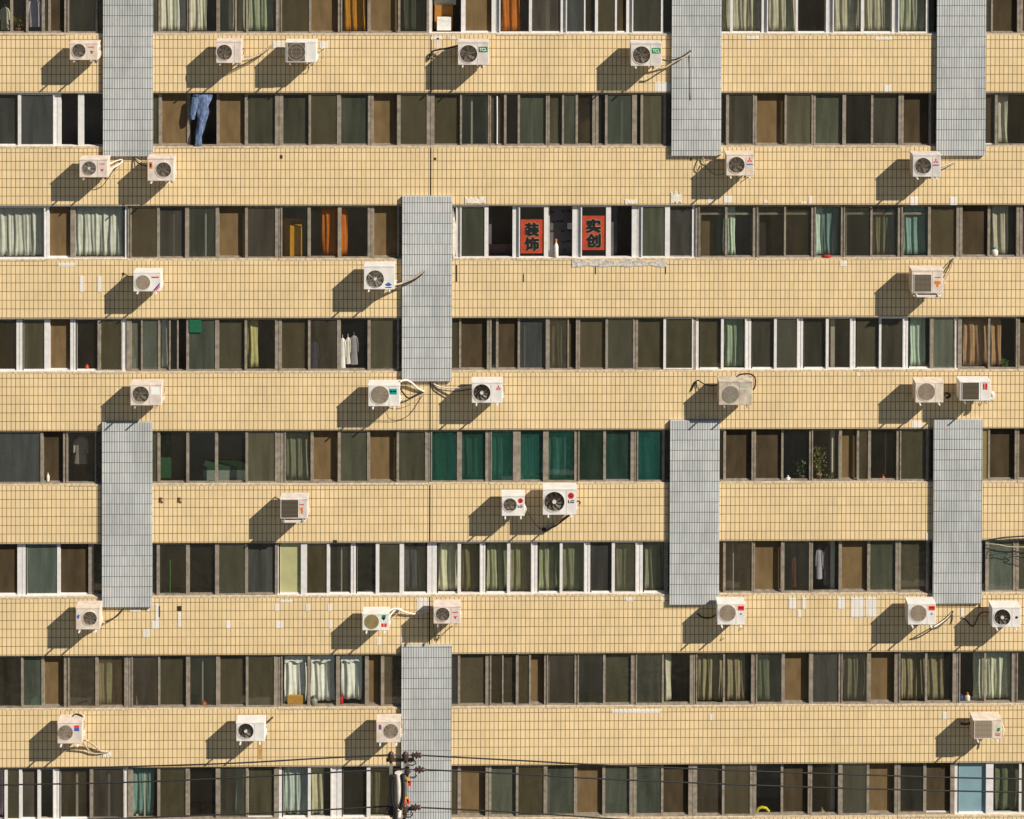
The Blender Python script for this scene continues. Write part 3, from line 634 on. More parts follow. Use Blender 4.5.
pot_plant(802, 481.5, 22, 16, 'dark leaved potted plant in the fifth row, left of the taller one', (.16, .12, .09), (.045, .07, .02), seed=3, n=110)
pot_plant(819, 481.5, 34, 14, 'tall yellow green potted plant in a clay pot, fifth row', (.30, .17, .10), (.15, .15, .035), seed=4, n=110)
pot_plant(829, 482, 10, 12, 'low spreading pot plant right of the tall one', (.2, .15, .1), (.14, .13, .06), seed=5, n=40)
pot_plant(1005, 369, 10, 8, 'small bright green plant at the foot of the brown curtain', (.15, .1, .06), (.08, .17, .03), seed=6, n=50)
def small_box(px0, py0, px1, py1, y, dep, rgb, label, cat, name, parts=True):
    a = S(px0, py0, -y); b = S(px1, py1, -y); c = Vector(((a.x + b.x) / 2, y + dep / 2, b.z))
    m = MB(); m.box(a.x, b.x, y, y + dep, b.z, a.z); e = .006
    m.box(a.x + e, b.x - e, y - .003, y, a.z - (a.z - b.z) * .22, a.z - e, 0)
    o = m.build(name, flat(name + label[:14], rgb, .7, .15), None, c)
    bv = o.modifiers.new('edge', 'BEVEL'); bv.width = .004; bv.segments = 2
    return tag(o, label, cat)
small_box(189.3, 320, 201, 332.5, .04, .14, (16, 95, 66), 'dark green box hung high in the fourth row window', 'box', 'green_box')
small_box(287.5, 695.5, 304, 705, .142, .05, (190, 140, 60), 'brown cardboard box on the ledge under the white cloth', 'box', 'cardboard_box')
small_box(437, 18, 451, 30.5, .2, .2, (225, 220, 212), 'white box standing on the ledge of the open top window', 'box', 'white_box')
small_box(434.6, 5, 453, 29, .5, .02, (165, 110, 40), 'brown wooden board behind the white box', 'board', 'wooden_board')
small_box(434, -20, 456, 5, .55, .02, (200, 190, 170), 'pale board above the brown wooden board', 'board', 'pale_board')
small_box(290, 226, 301, 258, .3, .3, (200, 140, 20), 'yellow wooden cabinet standing inside the third row room', 'cabinet', 'cabinet')
small_box(283, 218, 303, 258, .62, .06, (150, 110, 40), 'ochre wooden door panel behind the yellow cabinet', 'door panel', 'door_panel')
small_box(203, 470, 246, 484, .35, .5, (130, 138, 125), 'long white chest with a green top in the open fifth row room', 'chest', 'storage_chest')
small_box(203, 467, 246, 470, .34, .52, (30, 68, 42), 'green cloth lying on the long white chest', 'cloth', 'green_cloth')
small_box(160.5, 432, 171, 478, .7, .03, (32, 80, 45), 'green door leaf inside the fifth row window by the pilaster', 'door', 'green_door')
def bottle(px, py, hpx, wpx, rgb, label, y=.17, cap=None, cat='bottle', name='bottle'):
    c = S(px, py, -y); c.y = y; H = hpx * .0255; W = wpx * .0255 / 2; m = MB()
    m.lathe(c, [(W * .9, 0), (W, H * .05), (W, H * .62), (W * .8, H * .7), (W * .35, H * .8), (W * .35, H)], 14)
    if cap: m.lathe(c + Vector((0, 0, H * .86)), [(W * .42, 0), (W * .42, H * .17)], 12, 1)
    return tag(m.build(name, [flat('bottle' + label[:16], rgb, .4), flat('cap' + label[:16], cap or rgb, .4)], None, c), label, cat)
bottle(341.5, 706, 12, 3.2, (190, 25, 25), 'red bottle on the ledge beside the window post', .16)
bottle(961.5, 702, 8, 3, (50, 70, 150), 'blue bottle at the foot of the light green curtain', .16)
bottle(967.5, 702, 9, 5, (225, 215, 200), 'white bottle with an orange top by the light green curtain', .16, (225, 110, 40))
bottle(556, 257, 17, 4.5, (225, 220, 212), 'white bottle standing on the ledge between the two red signs', .07, (230, 130, 70))
bottle(994.5, 255.5, 8, 7, (205, 200, 190), 'small white jug at the foot of the greyish curtain', .17, (60, 150, 170), 'jug', 'jug')
bottle(48, 481, 8, 3, (215, 205, 185), 'small white vase on the fifth row ledge at the left', .16, None, 'vase', 'vase')
bottle(788, 481.5, 6, 5, (215, 210, 200), 'round white jar left of the fifth row plants', .16, None, 'jar', 'jar')
bottle(883, 481.5, 7, 4, (170, 80, 60), 'little red jar on the ledge at the foot of the inner bar', .16, None, 'jar', 'jar')
bottle(204, 706, 5, 5, (215, 110, 30), 'orange fruit shaped pot on the seventh row ledge', .16, None, 'pot', 'small_pot')
bottle(87, 369, 5, 4, (200, 60, 35), 'small red pot on the white framed fourth row ledge', .16, None, 'pot', 'small_pot')
bottle(314, 705, 9, 7, (110, 110, 95), 'round grey pot under the middle white cloth', .16, None, 'pot', 'small_pot')
bottle(822, 817, 9, 6, (130, 115, 90), 'dull brown jar in a dark bottom row window', .18, None, 'jar', 'jar')
for (px, py, lb) in ((784, 797, 'white cup nearest the frame in a bottom row window'), (793.5, 792, 'white cup, upper of the two right ones'), (793.5, 798.5, 'white cup, lower of the two right ones')):
    bottle(px, py, 4.5, 3.5, (200, 190, 150), lb, .25, None, 'cup', 'cup')
m = MB(); c = S(763, 811.5, -.2); c.y = .2
m.tube([S(757, 811.5, -.2), S(758.5, 808.3, -.2), S(762, 807.2, -.2), S(766, 808, -.2), S(769, 811.5, -.2)], .035, 10)
tag(m.build('yellow_handle', flat('yellow plastic', (205, 180, 20), .5), None, c), 'bright yellow curved handle lying in a bottom row window', 'handle')
m = MB(); a = S(31, 704.5, -.17); u2 = .0255
m.prism([(a.x, a.z), (a.x + 7 * u2, a.z), (a.x + 7 * u2, a.z + 9.5 * u2), (a.x + 2 * u2, a.z + 6 * u2), (a.x, a.z + 4 * u2)], .15, .18)
tag(m.build('plastic_scoop', flat('mint plastic', (150, 215, 170), .5), None, Vector((a.x, .17, a.z))), 'pale mint plastic scoop on the seventh row ledge', 'scoop')
m = MB(); a = S(827, 256.6, -.05)
m.loft([(a.x, .03, a.z - .005, .11, .03), (a.x + .01, .03, a.z + .02, .12, .035), (a.x - .01, .03, a.z + .045, .08, .025)], 16, 0, 4, .12)
tag(m.build('red_cloth', flat('red rag', (175, 45, 40), .9), None, Vector((a.x, .03, a.z))), 'crumpled red cloth on the third row ledge', 'cloth')
# wooden stick and inner frames seen through panes
def rod(px, y0, y1, y, r, m_, label, cat, name):
    a = S(px, y0, -y); b = S(px, y1, -y); mm = MB(); mm.tube([a, (a + b) / 2 + Vector((.004, 0, 0)), b], r, 8)
    tag(mm.build(name, m_, None, b), label, cat)
rod(497, 96, 144, .09, .018, WHT, 'pale pole standing in the open second row window', 'pole', 'pale_pole')
rod(170, 560, 593, .25, .014, flat('green stick', (60, 125, 50)), 'thin green stick behind dark glass beside the left pilaster', 'stick', 'green_stick')
rod(823.5, 105, 146, .3, .02, flat('green stake', (60, 150, 100)), 'thin green stake standing behind second row glass', 'stick', 'green_stick')
rod(733, 542, 590, .35, .016, WHT, 'pale rod behind sixth row glass near the pilaster', 'pole', 'pale_pole')
rod(885.5, 432, 482, .3, .02, ALU, 'grey upright of an inner window in the fifth row', 'window post', 'inner_post')
rod(502.5, 658, 704, .3, .02, ALU, 'grey upright of an inner window in the seventh row', 'window post', 'inner_post')
for (x0, x1, lb) in ((700, 752, 'inner window with a pale top rail, left of the white patches'), (758, 811, 'inner window with a pale top rail behind the black pane'), (845.5, 897, 'inner window with a pale top rail beside the khaki drape'), (903, 955, 'inner window with a pale top rail behind the teal net')):
    a = ux(x0, 2, -.16); b = ux(x1, 2, -.16); z = zt(2) - .27; m = MB()
    y0, y1 = .155, .185; xm = (a + b) / 2
    m.box(a, b, y0, y1, z - .02, z + .025); m.box(a, a + .03, y0, y1, z - 1.05, z - .02); m.box(b - .03, b, y0, y1, z - 1.05, z - .02); m.box(xm - .02, xm + .02, y0, y1, z - 1.05, z - .02)
    tag(m.build('inner_window', ALU, None, Vector(((a + b) / 2, .17, z - 1.05))), lb, 'window')

# ------------------------------------------------------------------ air conditioner outdoor units
def ac(box, grille, case, label, seam=None, prints=(), texts=(), hoses=(), stub=None, feet='BRK', D=.55, depth=.365, tray=False):
    x0, y0, x1, y1 = box; cx, cy = (x0 + x1) / 2, (y0 + y1) / 2
    XL, XR = S(x0, cy, D).x, S(x1, cy, D).x; ZT, ZB = S(cx, y0, D).z, S(cx, y1, D).z
    base = Vector(((XL + XR) / 2, 0, ZB - .05))
    r = empty('air_conditioner', base, label, 'air conditioner', 'air conditioner units on the facade')
    yf, yb = -D, -D + depth; cm = CASE[case]
    P = lambda px, py, d=D: S(px, py, d)
    m = MB()
    if grille[0] == 'round':
        _, gx, gy, gr, style = grille; c = P(gx, gy); R = gr * .02463
        R = min(R, c.x - XL - .012, XR - c.x - .012, ZT - c.z - .012, c.z - ZB - .012)
        ang = sorted([2 * pi * j / 36 for j in range(36)] + [math.atan2(z - c.z, x - c.x) % (2 * pi) for x in (XL, XR) for z in (ZB, ZT)])
        cin, rec = [], []
        for a in ang:
            ca, sa = cos(a), sin(a); cin.append((c.x + R * ca, yf, c.z + R * sa)); t = 1e9
            if ca > 1e-9: t = min(t, (XR - c.x) / ca)
            if ca < -1e-9: t = min(t, (XL - c.x) / ca)
            if sa > 1e-9: t = min(t, (ZT - c.z) / sa)
            if sa < -1e-9: t = min(t, (ZB - c.z) / sa)
            rec.append((c.x + t * ca, yf, c.z + t * sa))
        n = len(ang); bk = [(x, yb, z) for x, _, z in rec]; hol = [(x, yf + .07, z) for x, _, z in cin]
        m.add(cin + rec + bk + hol, [(j, (j + 1) % n, n + (j + 1) % n, n + j) for j in range(n)] + [(n + j, n + (j + 1) % n, 2 * n + (j + 1) % n, 2 * n + j) for j in range(n)]
              + [tuple(range(2 * n, 3 * n))] + [(3 * n + j, 3 * n + (j + 1) % n, (j + 1) % n, j) for j in range(n)])
    else:
        m.box(XL, XR, yf, yb, ZB, ZT)
    cs = m.build('casing', cm, r, base)
    bv = cs.modifiers.new('rounded', 'BEVEL'); bv.width = .014; bv.segments = 3; bv.limit_method = 'ANGLE'; bv.angle_limit = RAD(50)
    # lid rim and side seam
    m = MB(); m.box(XL - .006, XR + .006, yf - .006, yb + .004, ZT - .035, ZT + .006); lid = m.build('lid', cm, r, base)
    bv = lid.modifiers.new('rounded', 'BEVEL'); bv.width = .006; bv.segments = 2
    if seam:
        m = MB(); xs = P(seam, cy).x; m.box(xs - .004, xs + .004, yf - .002, yf + .002, ZB + .012, ZT - .04); m.build('panel_seam', BRK, r, base)
    if grille[0] == 'round':
        m = MB(); m.disc((c.x, yf + .075, c.z), R * 1.02, .004); m.build('fan_recess', FAN_D, r, base)
        hubm = HUBW if style in ('hub', 'silverhub') else BLADE
        m = MB(); nb = 5 if style != 'hub' else 9
        for j in range(nb):
            a0 = 2 * pi * j / nb + gx; vs = []
            for t in (0, .5, 1):
                rad = R * (.2 + .72 * t); aa = a0 + .5 * t; wd = (.35 + .5 * t) * (1 if nb == 5 else .5)
                vs += [(c.x + rad * cos(aa), yf + .03 + .0 * t, c.z + rad * sin(aa)), (c.x + rad * cos(aa + wd), yf + .055, c.z + rad * sin(aa + wd))]
            m.add(vs, [(0, 1, 3, 2), (2, 3, 5, 4)], 0, True)
        fan = m.build('fan', BLADE, r, base)
        m = MB(); m.disc((c.x, yf + .04, c.z), R * .2, .025, 20); m.build('hub', hubm, fan, base)
        wire, nr, ww, sp = {'dark': (FAN_G, 7, .0028, 8), 'light': (FAN_L, 10, .0058, 10), 'hub': (FAN_K, 6, .002, 10), 'slat': (FAN_G, 2, .004, 0), 'silver': (SILV, 11, .0062, 8),
                            'silverhub': (SILV, 6, .0035, 8), 'gold': (mat('yellow guard wire', (.42, .33, .14), .5), 8, .006, 0), 'mid': (FAN_L, 8, .004, 10)}[style]
        m = MB()
        for j in range(1, nr + 1): m.ring((c.x, yf - .002, c.z), R * j / nr * .99, ww, .006, 32)
        for j in range(sp):
            a = 2 * pi * j / sp + .2
            m.tube([(c.x + R * .12 * cos(a), yf - .004, c.z + R * .12 * sin(a)), (c.x + R * cos(a), yf - .004, c.z + R * sin(a))], .004, 5)
        if style == 'slat':
            for j in range(-4, 5):
                h = R * j / 5; q = math.sqrt(R * R - h * h); m.box(c.x - q, c.x + q, yf - .006, yf, c.z + h - .004, c.z + h + .004)
        if style == 'gold':
            for j in range(-4, 5):
                h = R * j / 5; q = math.sqrt(R * R - h * h); m.box(c.x + h - .008, c.x + h + .008, yf - .008, yf - .002, c.z - q, c.z + q)
        if style in ('silverhub', 'hub'): m.disc((c.x, yf - .004, c.z), R * (.2 if style == 'hub' else .17), .008, 20, 1)
        m.build('fan_guard', [wire, HUBW], r, base)
        if style in ('dark', 'hub', 'light', 'slat'):
            m = MB(); m.ring((c.x, yf - .001, c.z), R + .012, .008, .008, 36); m.build('guard_rim', cm, r, base)
    else:
        gx0, gy0, gx1, gy1, style = grille[1:6]; a = P(gx0, gy0); b2 = P(gx1, gy1)
        wire = {'dark': FAN_G, 'beige': FAN_L, 'brown': mat('brown louvre', (.13, .105, .07), .6)}[style]
        m = MB(); m.box(a.x, b2.x, yf - .004, yf + .004, b2.z, a.z); m.build('grille_shade_plate', FAN_D, r, base)  # flush plate, its dark colour stands in for the shade of a recess
        m = MB(); e = .014
        m.box(a.x - e, a.x, yf - .014, yf + .004, b2.z - e, a.z + e); m.box(b2.x, b2.x + e, yf - .014, yf + .004, b2.z - e, a.z + e)
        m.box(a.x, b2.x, yf - .0135, yf + .004, a.z, a.z + e); m.box(a.x, b2.x, yf - .0135, yf + .004, b2.z - e, b2.z); m.build('grille_frame', cm, r, base)
        m = MB(); nsl = 14
        for j in range(nsl):
            z = b2.z + (a.z - b2.z) * (j + .5) / nsl; m.box(a.x, b2.x, yf - .011, yf - .004, z - .009, z + .009 if style == 'beige' else z + .004)
        for j in range(1, 4):
            x = a.x + (b2.x - a.x) * j / 4; m.box(x - .003, x + .003, yf - .013, yf - .011, b2.z, a.z)
        m.build('grille', wire, r, base)
        if len(grille) > 6:
            gx, gy, gr = grille[6]; c = P(gx, gy); m = MB(); R = gr * .02463
            m.ring((c.x, yf - .013, c.z), R, .007, .006, 36); m.ring((c.x, yf - .013, c.z), R * .6, .004, .006, 30); m.build('fan_guard', FAN_L, r, base)
    # printed marks on the front
    for pr in prints:
        kind, col = pr[0], pr[1]; m = MB(); y = yf - .0035
        if kind == 'box': a = P(pr[2], pr[3]); b2 = P(pr[4], pr[5]); m.box(a.x, b2.x, y, yf + .002, b2.z, a.z)
        elif kind == 'disc': a = P(pr[2], pr[3]); m.disc((a.x, yf + .002, a.z), pr[4] * .02463, .0055, 24)
        elif kind == 'tri':                                     # triangle, size px; negative points down
            a = P(pr[2], pr[3]); s_ = pr[4] * .02463; h = abs(s_); m.prism([(a.x - h, a.z - s_ * .8), (a.x + h, a.z - s_ * .8), (a.x, a.z + s_ * .9)], y, yf + .002)
        elif kind == 'poly': m.prism([(P(px, py).x, P(px, py).z) for px, py in pr[2]], y, yf + .002)
        elif kind == 'three':                                    # three lozenges round a point
            a = P(pr[2], pr[3]); s_ = pr[4] * .02463
            for q in (90, 210, 330):
                ux_, uz_ = cos(RAD(q)), sin(RAD(q)); px_, pz_ = -uz_, ux_
                m.prism([(a.x, a.z), (a.x + s_ * (.5 * ux_ + .3 * px_), a.z + s_ * (.5 * uz_ + .3 * pz_)), (a.x + s_ * ux_, a.z + s_ * uz_), (a.x + s_ * (.5 * ux_ - .3 * px_), a.z + s_ * (.5 * uz_ - .3 * pz_))], y, yf + .002)
        m.build('badge', col, r, base)
    for (t, px, py, wpx, hpx, col) in texts:
        a = P(px, py); text_mesh(t, a.x, a.z, wpx * .02463, hpx * .02463, yf - .0055, 'lettering', col, r, base, .012)
    # wall brackets: two arms that reach out past the unit, with uprights on the wall
    fm = {'BRK': BRK, 'W': CASE['white']}[feet]; wd = XR - XL
    for fx in (XL + wd * .16, XR - wd * .16):
        m = MB(); z1 = ZB - .018
        m.box(fx - .017, fx + .017, yf - .1, -.004, z1 - .024, z1); m.box(fx - .019, fx + .019, -.034, -.0005, z1 - .12, z1 + .12)
        m.box(fx - .028, fx + .028, yf + .02, yf + .06, z1, ZB + .004); m.box(fx - .028, fx + .028, yb - .06, yb - .02, z1, ZB + .004)
        m.build('bracket', fm, r, base)
    m = MB(); m.box(XR, XR + .02, yf + .16, yb - .03, ZB + .05, ZB + .17); m.tube([(XR + .015, yf + .2, ZB + .09), (XR + .045, yf + .2, ZB + .09)], .013, 8); m.tube([(XR + .015, yf + .23, ZB + .14), (XR + .045, yf + .23, ZB + .14)], .011, 8)
    vc = m.build('valve_cover', cm, r, base)
    if tray:
        m = MB(); m.box(XL + .05, XR - .03, yf - .05, yb - .02, ZB - .075, ZB - .045); m.build('drip_tray', CASE['grey'], r, base)
    for (mt, rad, pts) in hoses:                                 # points (px, py, metres in front of the wall)
        W = [S(px, py, d) for px, py, d in pts]; sm = []
        for i in range(len(W) - 1):                              # Catmull-Rom
            p0, p1, p2, p3 = W[max(i - 1, 0)], W[i], W[i + 1], W[min(i + 2, len(W) - 1)]
            for t in [j / 5 for j in range(5)]:
                sm.append(.5 * ((2 * p1) + (p2 - p0) * t + (2 * p0 - 5 * p1 + 4 * p2 - p3) * t * t + (-p0 + 3 * p1 - 3 * p2 + p3) * t ** 3))
        sm.append(W[-1]); m = MB(); m.tube(sm, rad, 7); m.build('hose', mt, r, base)
    return r
SR = .016
# row of units under the top windows
ac((69.7, 42.7, 97.8, 60), ('round', 78.8, 50.6, 6.6, 'dark'), 'cream', 'ivory air conditioner with a red triangle mark at the top left, touching the pilaster', seam=87, prints=(('tri', RED, 91.8, 52.4, -1.9), ('box', RED, 88.3, 46.6, 94, 47.4)), hoses=((WHP, .012, ((98.5, 47, .4), (100.3, 46, .36), (99.6, 52, .3), (99, 58, .3))),))
ac((216.2, 41, 241.2, 63), ('round', 224.3, 52.4, 8, 'dark'), 'pink', 'plain pinkish air conditioner, left one of the two neighbouring units in the top band', seam=234.5, hoses=((BEI, .02, ((241, 60, .35), (247, 59, .2), (258, 55.5, .1), (266, 50, .06), (273.5, 43.5, .01))), (BLK, .01, ((241, 61.5, .35), (248, 60.5, .2), (260, 56, .1), (273.5, 44.5, .01))), (BLK, .008, ((241, 50, .4), (244, 49, .38), (243, 55, .36), (241, 56, .36)))))
ac((285.3, 41.6, 316.4, 62.6), ('square', 287.4, 42.5, 305, 61.5, 'dark', (296.4, 52, 8.7)), 'white', 'white air conditioner with a round fan behind a square dark grille, in the top band', seam=306, hoses=((BEI, .012, ((316.5, 51, .4), (321, 49, .3), (325, 48, .02))), (BEI, .008, ((317, 53, .36), (322, 51, .3), (323, 56, .25), (320, 62, .25), (317, 60, .3)))))
ac((457.8, 41.6, 488.6, 65), ('round', 468.5, 53.8, 8.6, 'dark'), 'grey', 'air conditioner with a green lettered badge below the open white window', seam=477.5, prints=(('box', GRN, 478.6, 46.7, 487.7, 52.2),), texts=(('TCL', 483.1, 49.5, 7, 2.9, WHP2),), hoses=((BLK, .022, ((458, 45.5, .35), (448, 48, .2), (438, 49.8, .1), (432, 52, .08), (428.5, 60, .03))), (WHP, .012, ((458, 46.5, .33), (446, 50.5, .2), (436, 53, .1), (430, 58, .02)))), feet='W')
ac((630.7, 42.7, 661.6, 66), ('round', 641.5, 55, 8.6, 'dark'), 'grey', 'air conditioner with a green lettered badge whose hoses reach the grey pilaster', seam=650.5, prints=(('box', GRN, 651.8, 48, 660.7, 53.4),), texts=(('TCL', 656.2, 50.8, 7, 2.9, WHP2),), hoses=((BLK, .02, ((661, 59.5, .33), (668, 60.5, .25), (677, 59, .2), (685, 55, .17), (691, 50.6, .1))), (BEI, .018, ((658, 68, .3), (664, 68, .28), (674, 62, .22), (684, 57, .18), (691, 51.5, .1))), (BLK, .006, ((689.6, 55, .11), (690, 70, .105), (690, 90, .105), (690.6, 100, .1)))), feet='W')
# second band
ac((79.2, 159, 107.8, 177.5), ('round', 89, 168.3, 6.7, 'silverhub'), 'pink', 'pinkish air conditioner with a red triangle mark under the grey pilaster, silver fan', seam=97.5, prints=(('tri', RED, 102.2, 170.4, -1.7), ('box', RED, 99.5, 163.5, 105, 164.2)), hoses=((WHP, .022, ((108, 174.5, .35), (113, 168, .25), (118, 165, .12), (122.5, 161, .05), (120, 159, .01))), (WHP, .014, ((108, 165, .36), (113, 162, .2), (121, 159.5, .02))), (BEI, .01, ((108, 177, .3), (112, 178, .2), (116, 170, .1), (119, 164, .02)))))
ac((147.3, 158, 174, 181), ('round', 163.5, 169.8, 7.4, 'dark'), 'pink', 'pinkish air conditioner with an orange sticker and its fan on the right', prints=(('box', ORG, 149, 162, 152.4, 168.5), ('box', WHP2, 150, 163.5, 151.4, 167)), hoses=((BLK, .014, ((147.5, 166, .35), (142, 165, .2), (137, 162, .1), (133.5, 157.5, .02))), (WHP, .010, ((147.5, 163, .35), (144, 165, .2), (140, 161, .1), (134.5, 158, .02))), (BEI, .01, ((157, 183, .35), (158.5, 186, .3), (163, 183, .25)))), feet='W')
ac((726.2, 154.2, 754, 175.8), ('round', 736.5, 165, 8, 'dark'), 'cream', 'ivory air conditioner with red marks whose thin loose hoses curl up on the left', seam=746, prints=(('three', REDB, 749.7, 160.2, 3), ('box', BLUE, 746.8, 163.8, 752.8, 164.8)), hoses=((BEI, .01, ((726, 163, .35), (715, 161, .15), (706, 160, .08), (700, 157.5, .03), (695, 168, .02), (697.5, 172, .02), (701, 165, .02))), (BLK, .007, ((726, 173, .3), (717, 175, .2), (709, 170, .1), (702, 160, .02))), (BEI, .009, ((748, 177, .35), (744, 180, .3), (740, 183, .25)))), feet='W')
ac((912.7, 154.6, 941, 177), ('round', 923.1, 165.9, 8, 'dark'), 'grey', 'air conditioner with red marks just below the right grey pilaster', seam=932.5, prints=(('three', REDB, 935.9, 161.2, 3), ('box', BLUE, 933, 164.6, 939, 165.6)), hoses=((BEI, .022, ((941, 167, .35), (946, 164.8, .2), (952, 162.8, .08), (955, 162, .01))), (BEI, .012, ((941, 169, .35), (946, 166.5, .2), (955, 162.8, .01)))), feet='W')
# third band
ac((133.5, 272.3, 160.5, 291.3), ('round', 142.8, 282.5, 7.2, 'light'), 'white', 'white air conditioner with purple diagonal stripes in its lower corner', prints=(('poly', PURP, ((152.8, 290.6), (155, 290.6), (159.8, 284.5), (159.8, 282.6))), ('poly', REDB, ((155.3, 290.6), (156.8, 290.6), (159.8, 287), (159.8, 285.2))), ('box', RED, 151.5, 276.6, 159, 277.8)), hoses=((BLK, .008, ((133.5, 277, .35), (130, 276.5, .2), (124, 274, .02))), (WHP, .016, ((161, 278, .38), (162, 283, .36), (161, 288, .35)))), feet='W')
ac((364, 265.8, 394.6, 289.2), ('round', 375.2, 279, 8.7, 'silverhub'), 'white', 'white air conditioner with a silver fan, hoses running onto the middle grey pilaster', prints=(('poly', BLUE, ((384.8, 284.6), (388.4, 282.2), (392, 284.6), (390, 286), (387, 286))), ('box', BLACKP, 385.5, 287, 391.5, 287.8)), hoses=((BEI, .022, ((394, 285, .33), (401, 283.5, .2), (410, 280, .16), (418, 275.5, .14), (424, 270.5, .1))), (BLK, .016, ((394, 287, .33), (402, 284.5, .2), (411, 281.5, .16), (419, 277, .14), (424, 271.5, .1))), (BEI, .01, ((394, 277, .35), (397, 281, .3), (394, 284, .3)))), feet='W')
ac((911.7, 269.9, 943, 293.6), ('square', 914.2, 274.5, 931, 291.6, 'dark'), 'cream', 'ivory air conditioner with a dark square grille whose hoses drop from a third row window', seam=932.4, prints=(('poly', ORG, ((934.5, 281), (940.5, 281), (940.5, 284), (938.5, 284), (938.5, 287), (936.5, 287), (936.5, 284), (934.5, 284))), ('box', RED, 935, 277, 941, 277.8)), hoses=((BEI, .016, ((943, 287, .33), (946, 278, .2), (951, 267, .1), (954.5, 258, .03))), (BLK, .012, ((943, 278, .33), (947, 270, .2), (953, 258.5, .03)))), feet='W', tray=True)
# fourth band
ac((130.2, 384.4, 161.5, 405.6), ('round', 140.6, 394.5, 8.1, 'dark'), 'pink', 'pinkish air conditioner with a white square sticker, above the left grey pilaster', seam=149.5, prints=(('box', WHP2, 151, 387, 159.4, 394.6),), hoses=((BEI, .01, ((161.5, 386, .36), (164.8, 388, .34), (164, 392, .33), (161.5, 395, .33))), (BLK, .01, ((161.5, 396, .36), (163.6, 395, .35), (161.5, 398, .33)))))
ac((368.2, 385, 399.8, 406.3), ('round', 379.7, 395, 9, 'light'), 'white', 'white air conditioner with a turquoise badge beside the middle grey pilaster', seam=389, prints=(('box', TEAL, 389.2, 388.8, 396.9, 394.4), ('disc', WHP2, 391.2, 391.5, 1), ('box', WHP2, 392.8, 390.9, 396, 392.1)), hoses=((WHP, .026, ((400, 381.5, .36), (406, 380, .2), (412, 383, .12), (418, 388.5, .06), (424, 391.5, .02))), (BLK, .02, ((400, 388, .36), (404, 394, .2), (409, 398, .1), (418, 394, .05), (424, 391.5, .02))), (BLK, .006, ((385, 410, .3), (389, 418, .1), (398, 420, .04), (410, 414, .03), (422, 396, .02))), (BEI, .006, ((400, 391, .35), (404, 403, .15), (412, 403, .05), (424, 394, .02)))), feet='W')
ac((471.6, 382, 502.4, 403), ('round', 481.7, 392.8, 8.5, 'hub'), 'white', 'white air conditioner with a three part red mark, right of the middle pilaster', seam=491, prints=(('three', RED, 498.4, 387.6, 2.6), ('box', RED, 496.3, 389.4, 500.5, 390)), hoses=((WHP, .016, ((471.5, 386.5, .36), (460, 388, .2), (447, 388, .1), (438, 386, .05), (432, 382.5, .01))), (BLK, .012, ((471.5, 389, .36), (458, 391, .2), (445, 390.5, .1), (436, 388, .05), (431.5, 384, .01))), (BEI, .01, ((502.4, 383, .4), (505, 386, .38), (504.5, 393, .36)))), feet='W')
ac((718.8, 381.3, 752.4, 405.2), ('round', 730.4, 394.5, 8.2, 'silver'), 'aged', 'yellowed air conditioner with a brushed silver fan above a grey pilaster', seam=739.5, prints=(('box', flat('faded teal print', (150, 175, 150)), 740, 386.3, 749, 387.2),), hoses=((BLK, .016, ((719, 384.5, .36), (711, 385.5, .2), (704, 384, .1), (697, 380.5, .04), (691, 391, .02))), (WHP, .008, ((697, 381, .05), (697.5, 390, .03), (696, 394, .02))), (BLK, .02, ((737, 377, .25), (740, 374.5, .2), (750, 374, .22), (755, 378, .28), (755, 386, .32), (753, 390, .34)))))
ac((915.4, 382.3, 943.4, 402.6), ('round', 926.3, 391.8, 8.6, 'light'), 'cream', 'plain ivory air conditioner, left of two neighbouring units by the right pilaster', seam=935.6, hoses=((BLK, .03, ((944, 395, .33), (947, 393, .25), (950, 396, .2), (946, 398, .22))),), feet='W')
ac((959.6, 381.3, 990.6, 401), ('square', 962.2, 382.4, 978.8, 399.6, 'brown'), 'white', 'white air conditioner with dark square grille and red mark at its upper right', seam=980.6, prints=(('box', RED, 983, 383.3, 984.6, 389.6), ('box', RED, 985.2, 383.3, 987.4, 389.6), ('box', WHP2, 983.4, 385.6, 987, 386.3)), hoses=((WHP, .05, ((991, 393, .36), (993, 394, .36), (992.5, 398, .36), (990.6, 399, .36))), (BEI, .01, ((978, 403, .36), (979.5, 406, .34), (982, 402, .36)))), feet='BRK')
# fifth band
ac((280, 498.7, 307.6, 518.8), ('square', 281.2, 499.6, 298.2, 517.6, 'brown'), 'grey', 'air conditioner with a brown square grille and drip tray below', seam=299.4, prints=(('disc', ORG, 301.7, 508.6, 1.4), ('box', ORG, 301, 509.6, 303, 513.6), ('box', RED, 299.8, 504, 304, 504.8)), hoses=((BLK, .014, ((280, 500, .35), (276.5, 498, .1), (275, 497, .02))),), tray=True)
ac((501.6, 495.5, 524.6, 516), ('round', 510, 504.9, 6.6, 'slat'), 'white', 'small white air conditioner with a red round badge', prints=(('disc', RED, 520.5, 500.7, 2.5), ('box', WHP2, 519.9, 499.2, 520.4, 501.8), ('box', WHP2, 520.4, 501.2, 521.6, 501.8)), texts=(('LG', 520.3, 505.9, 4.6, 2.7, BLACKP),), hoses=((BLK, .006, ((525, 508, .33), (530, 516, .2), (536, 525, .06), (541, 529, .02))), (WHP, .010, ((525, 507, .36), (526.4, 509, .35), (525, 513, .35)))), feet='W')
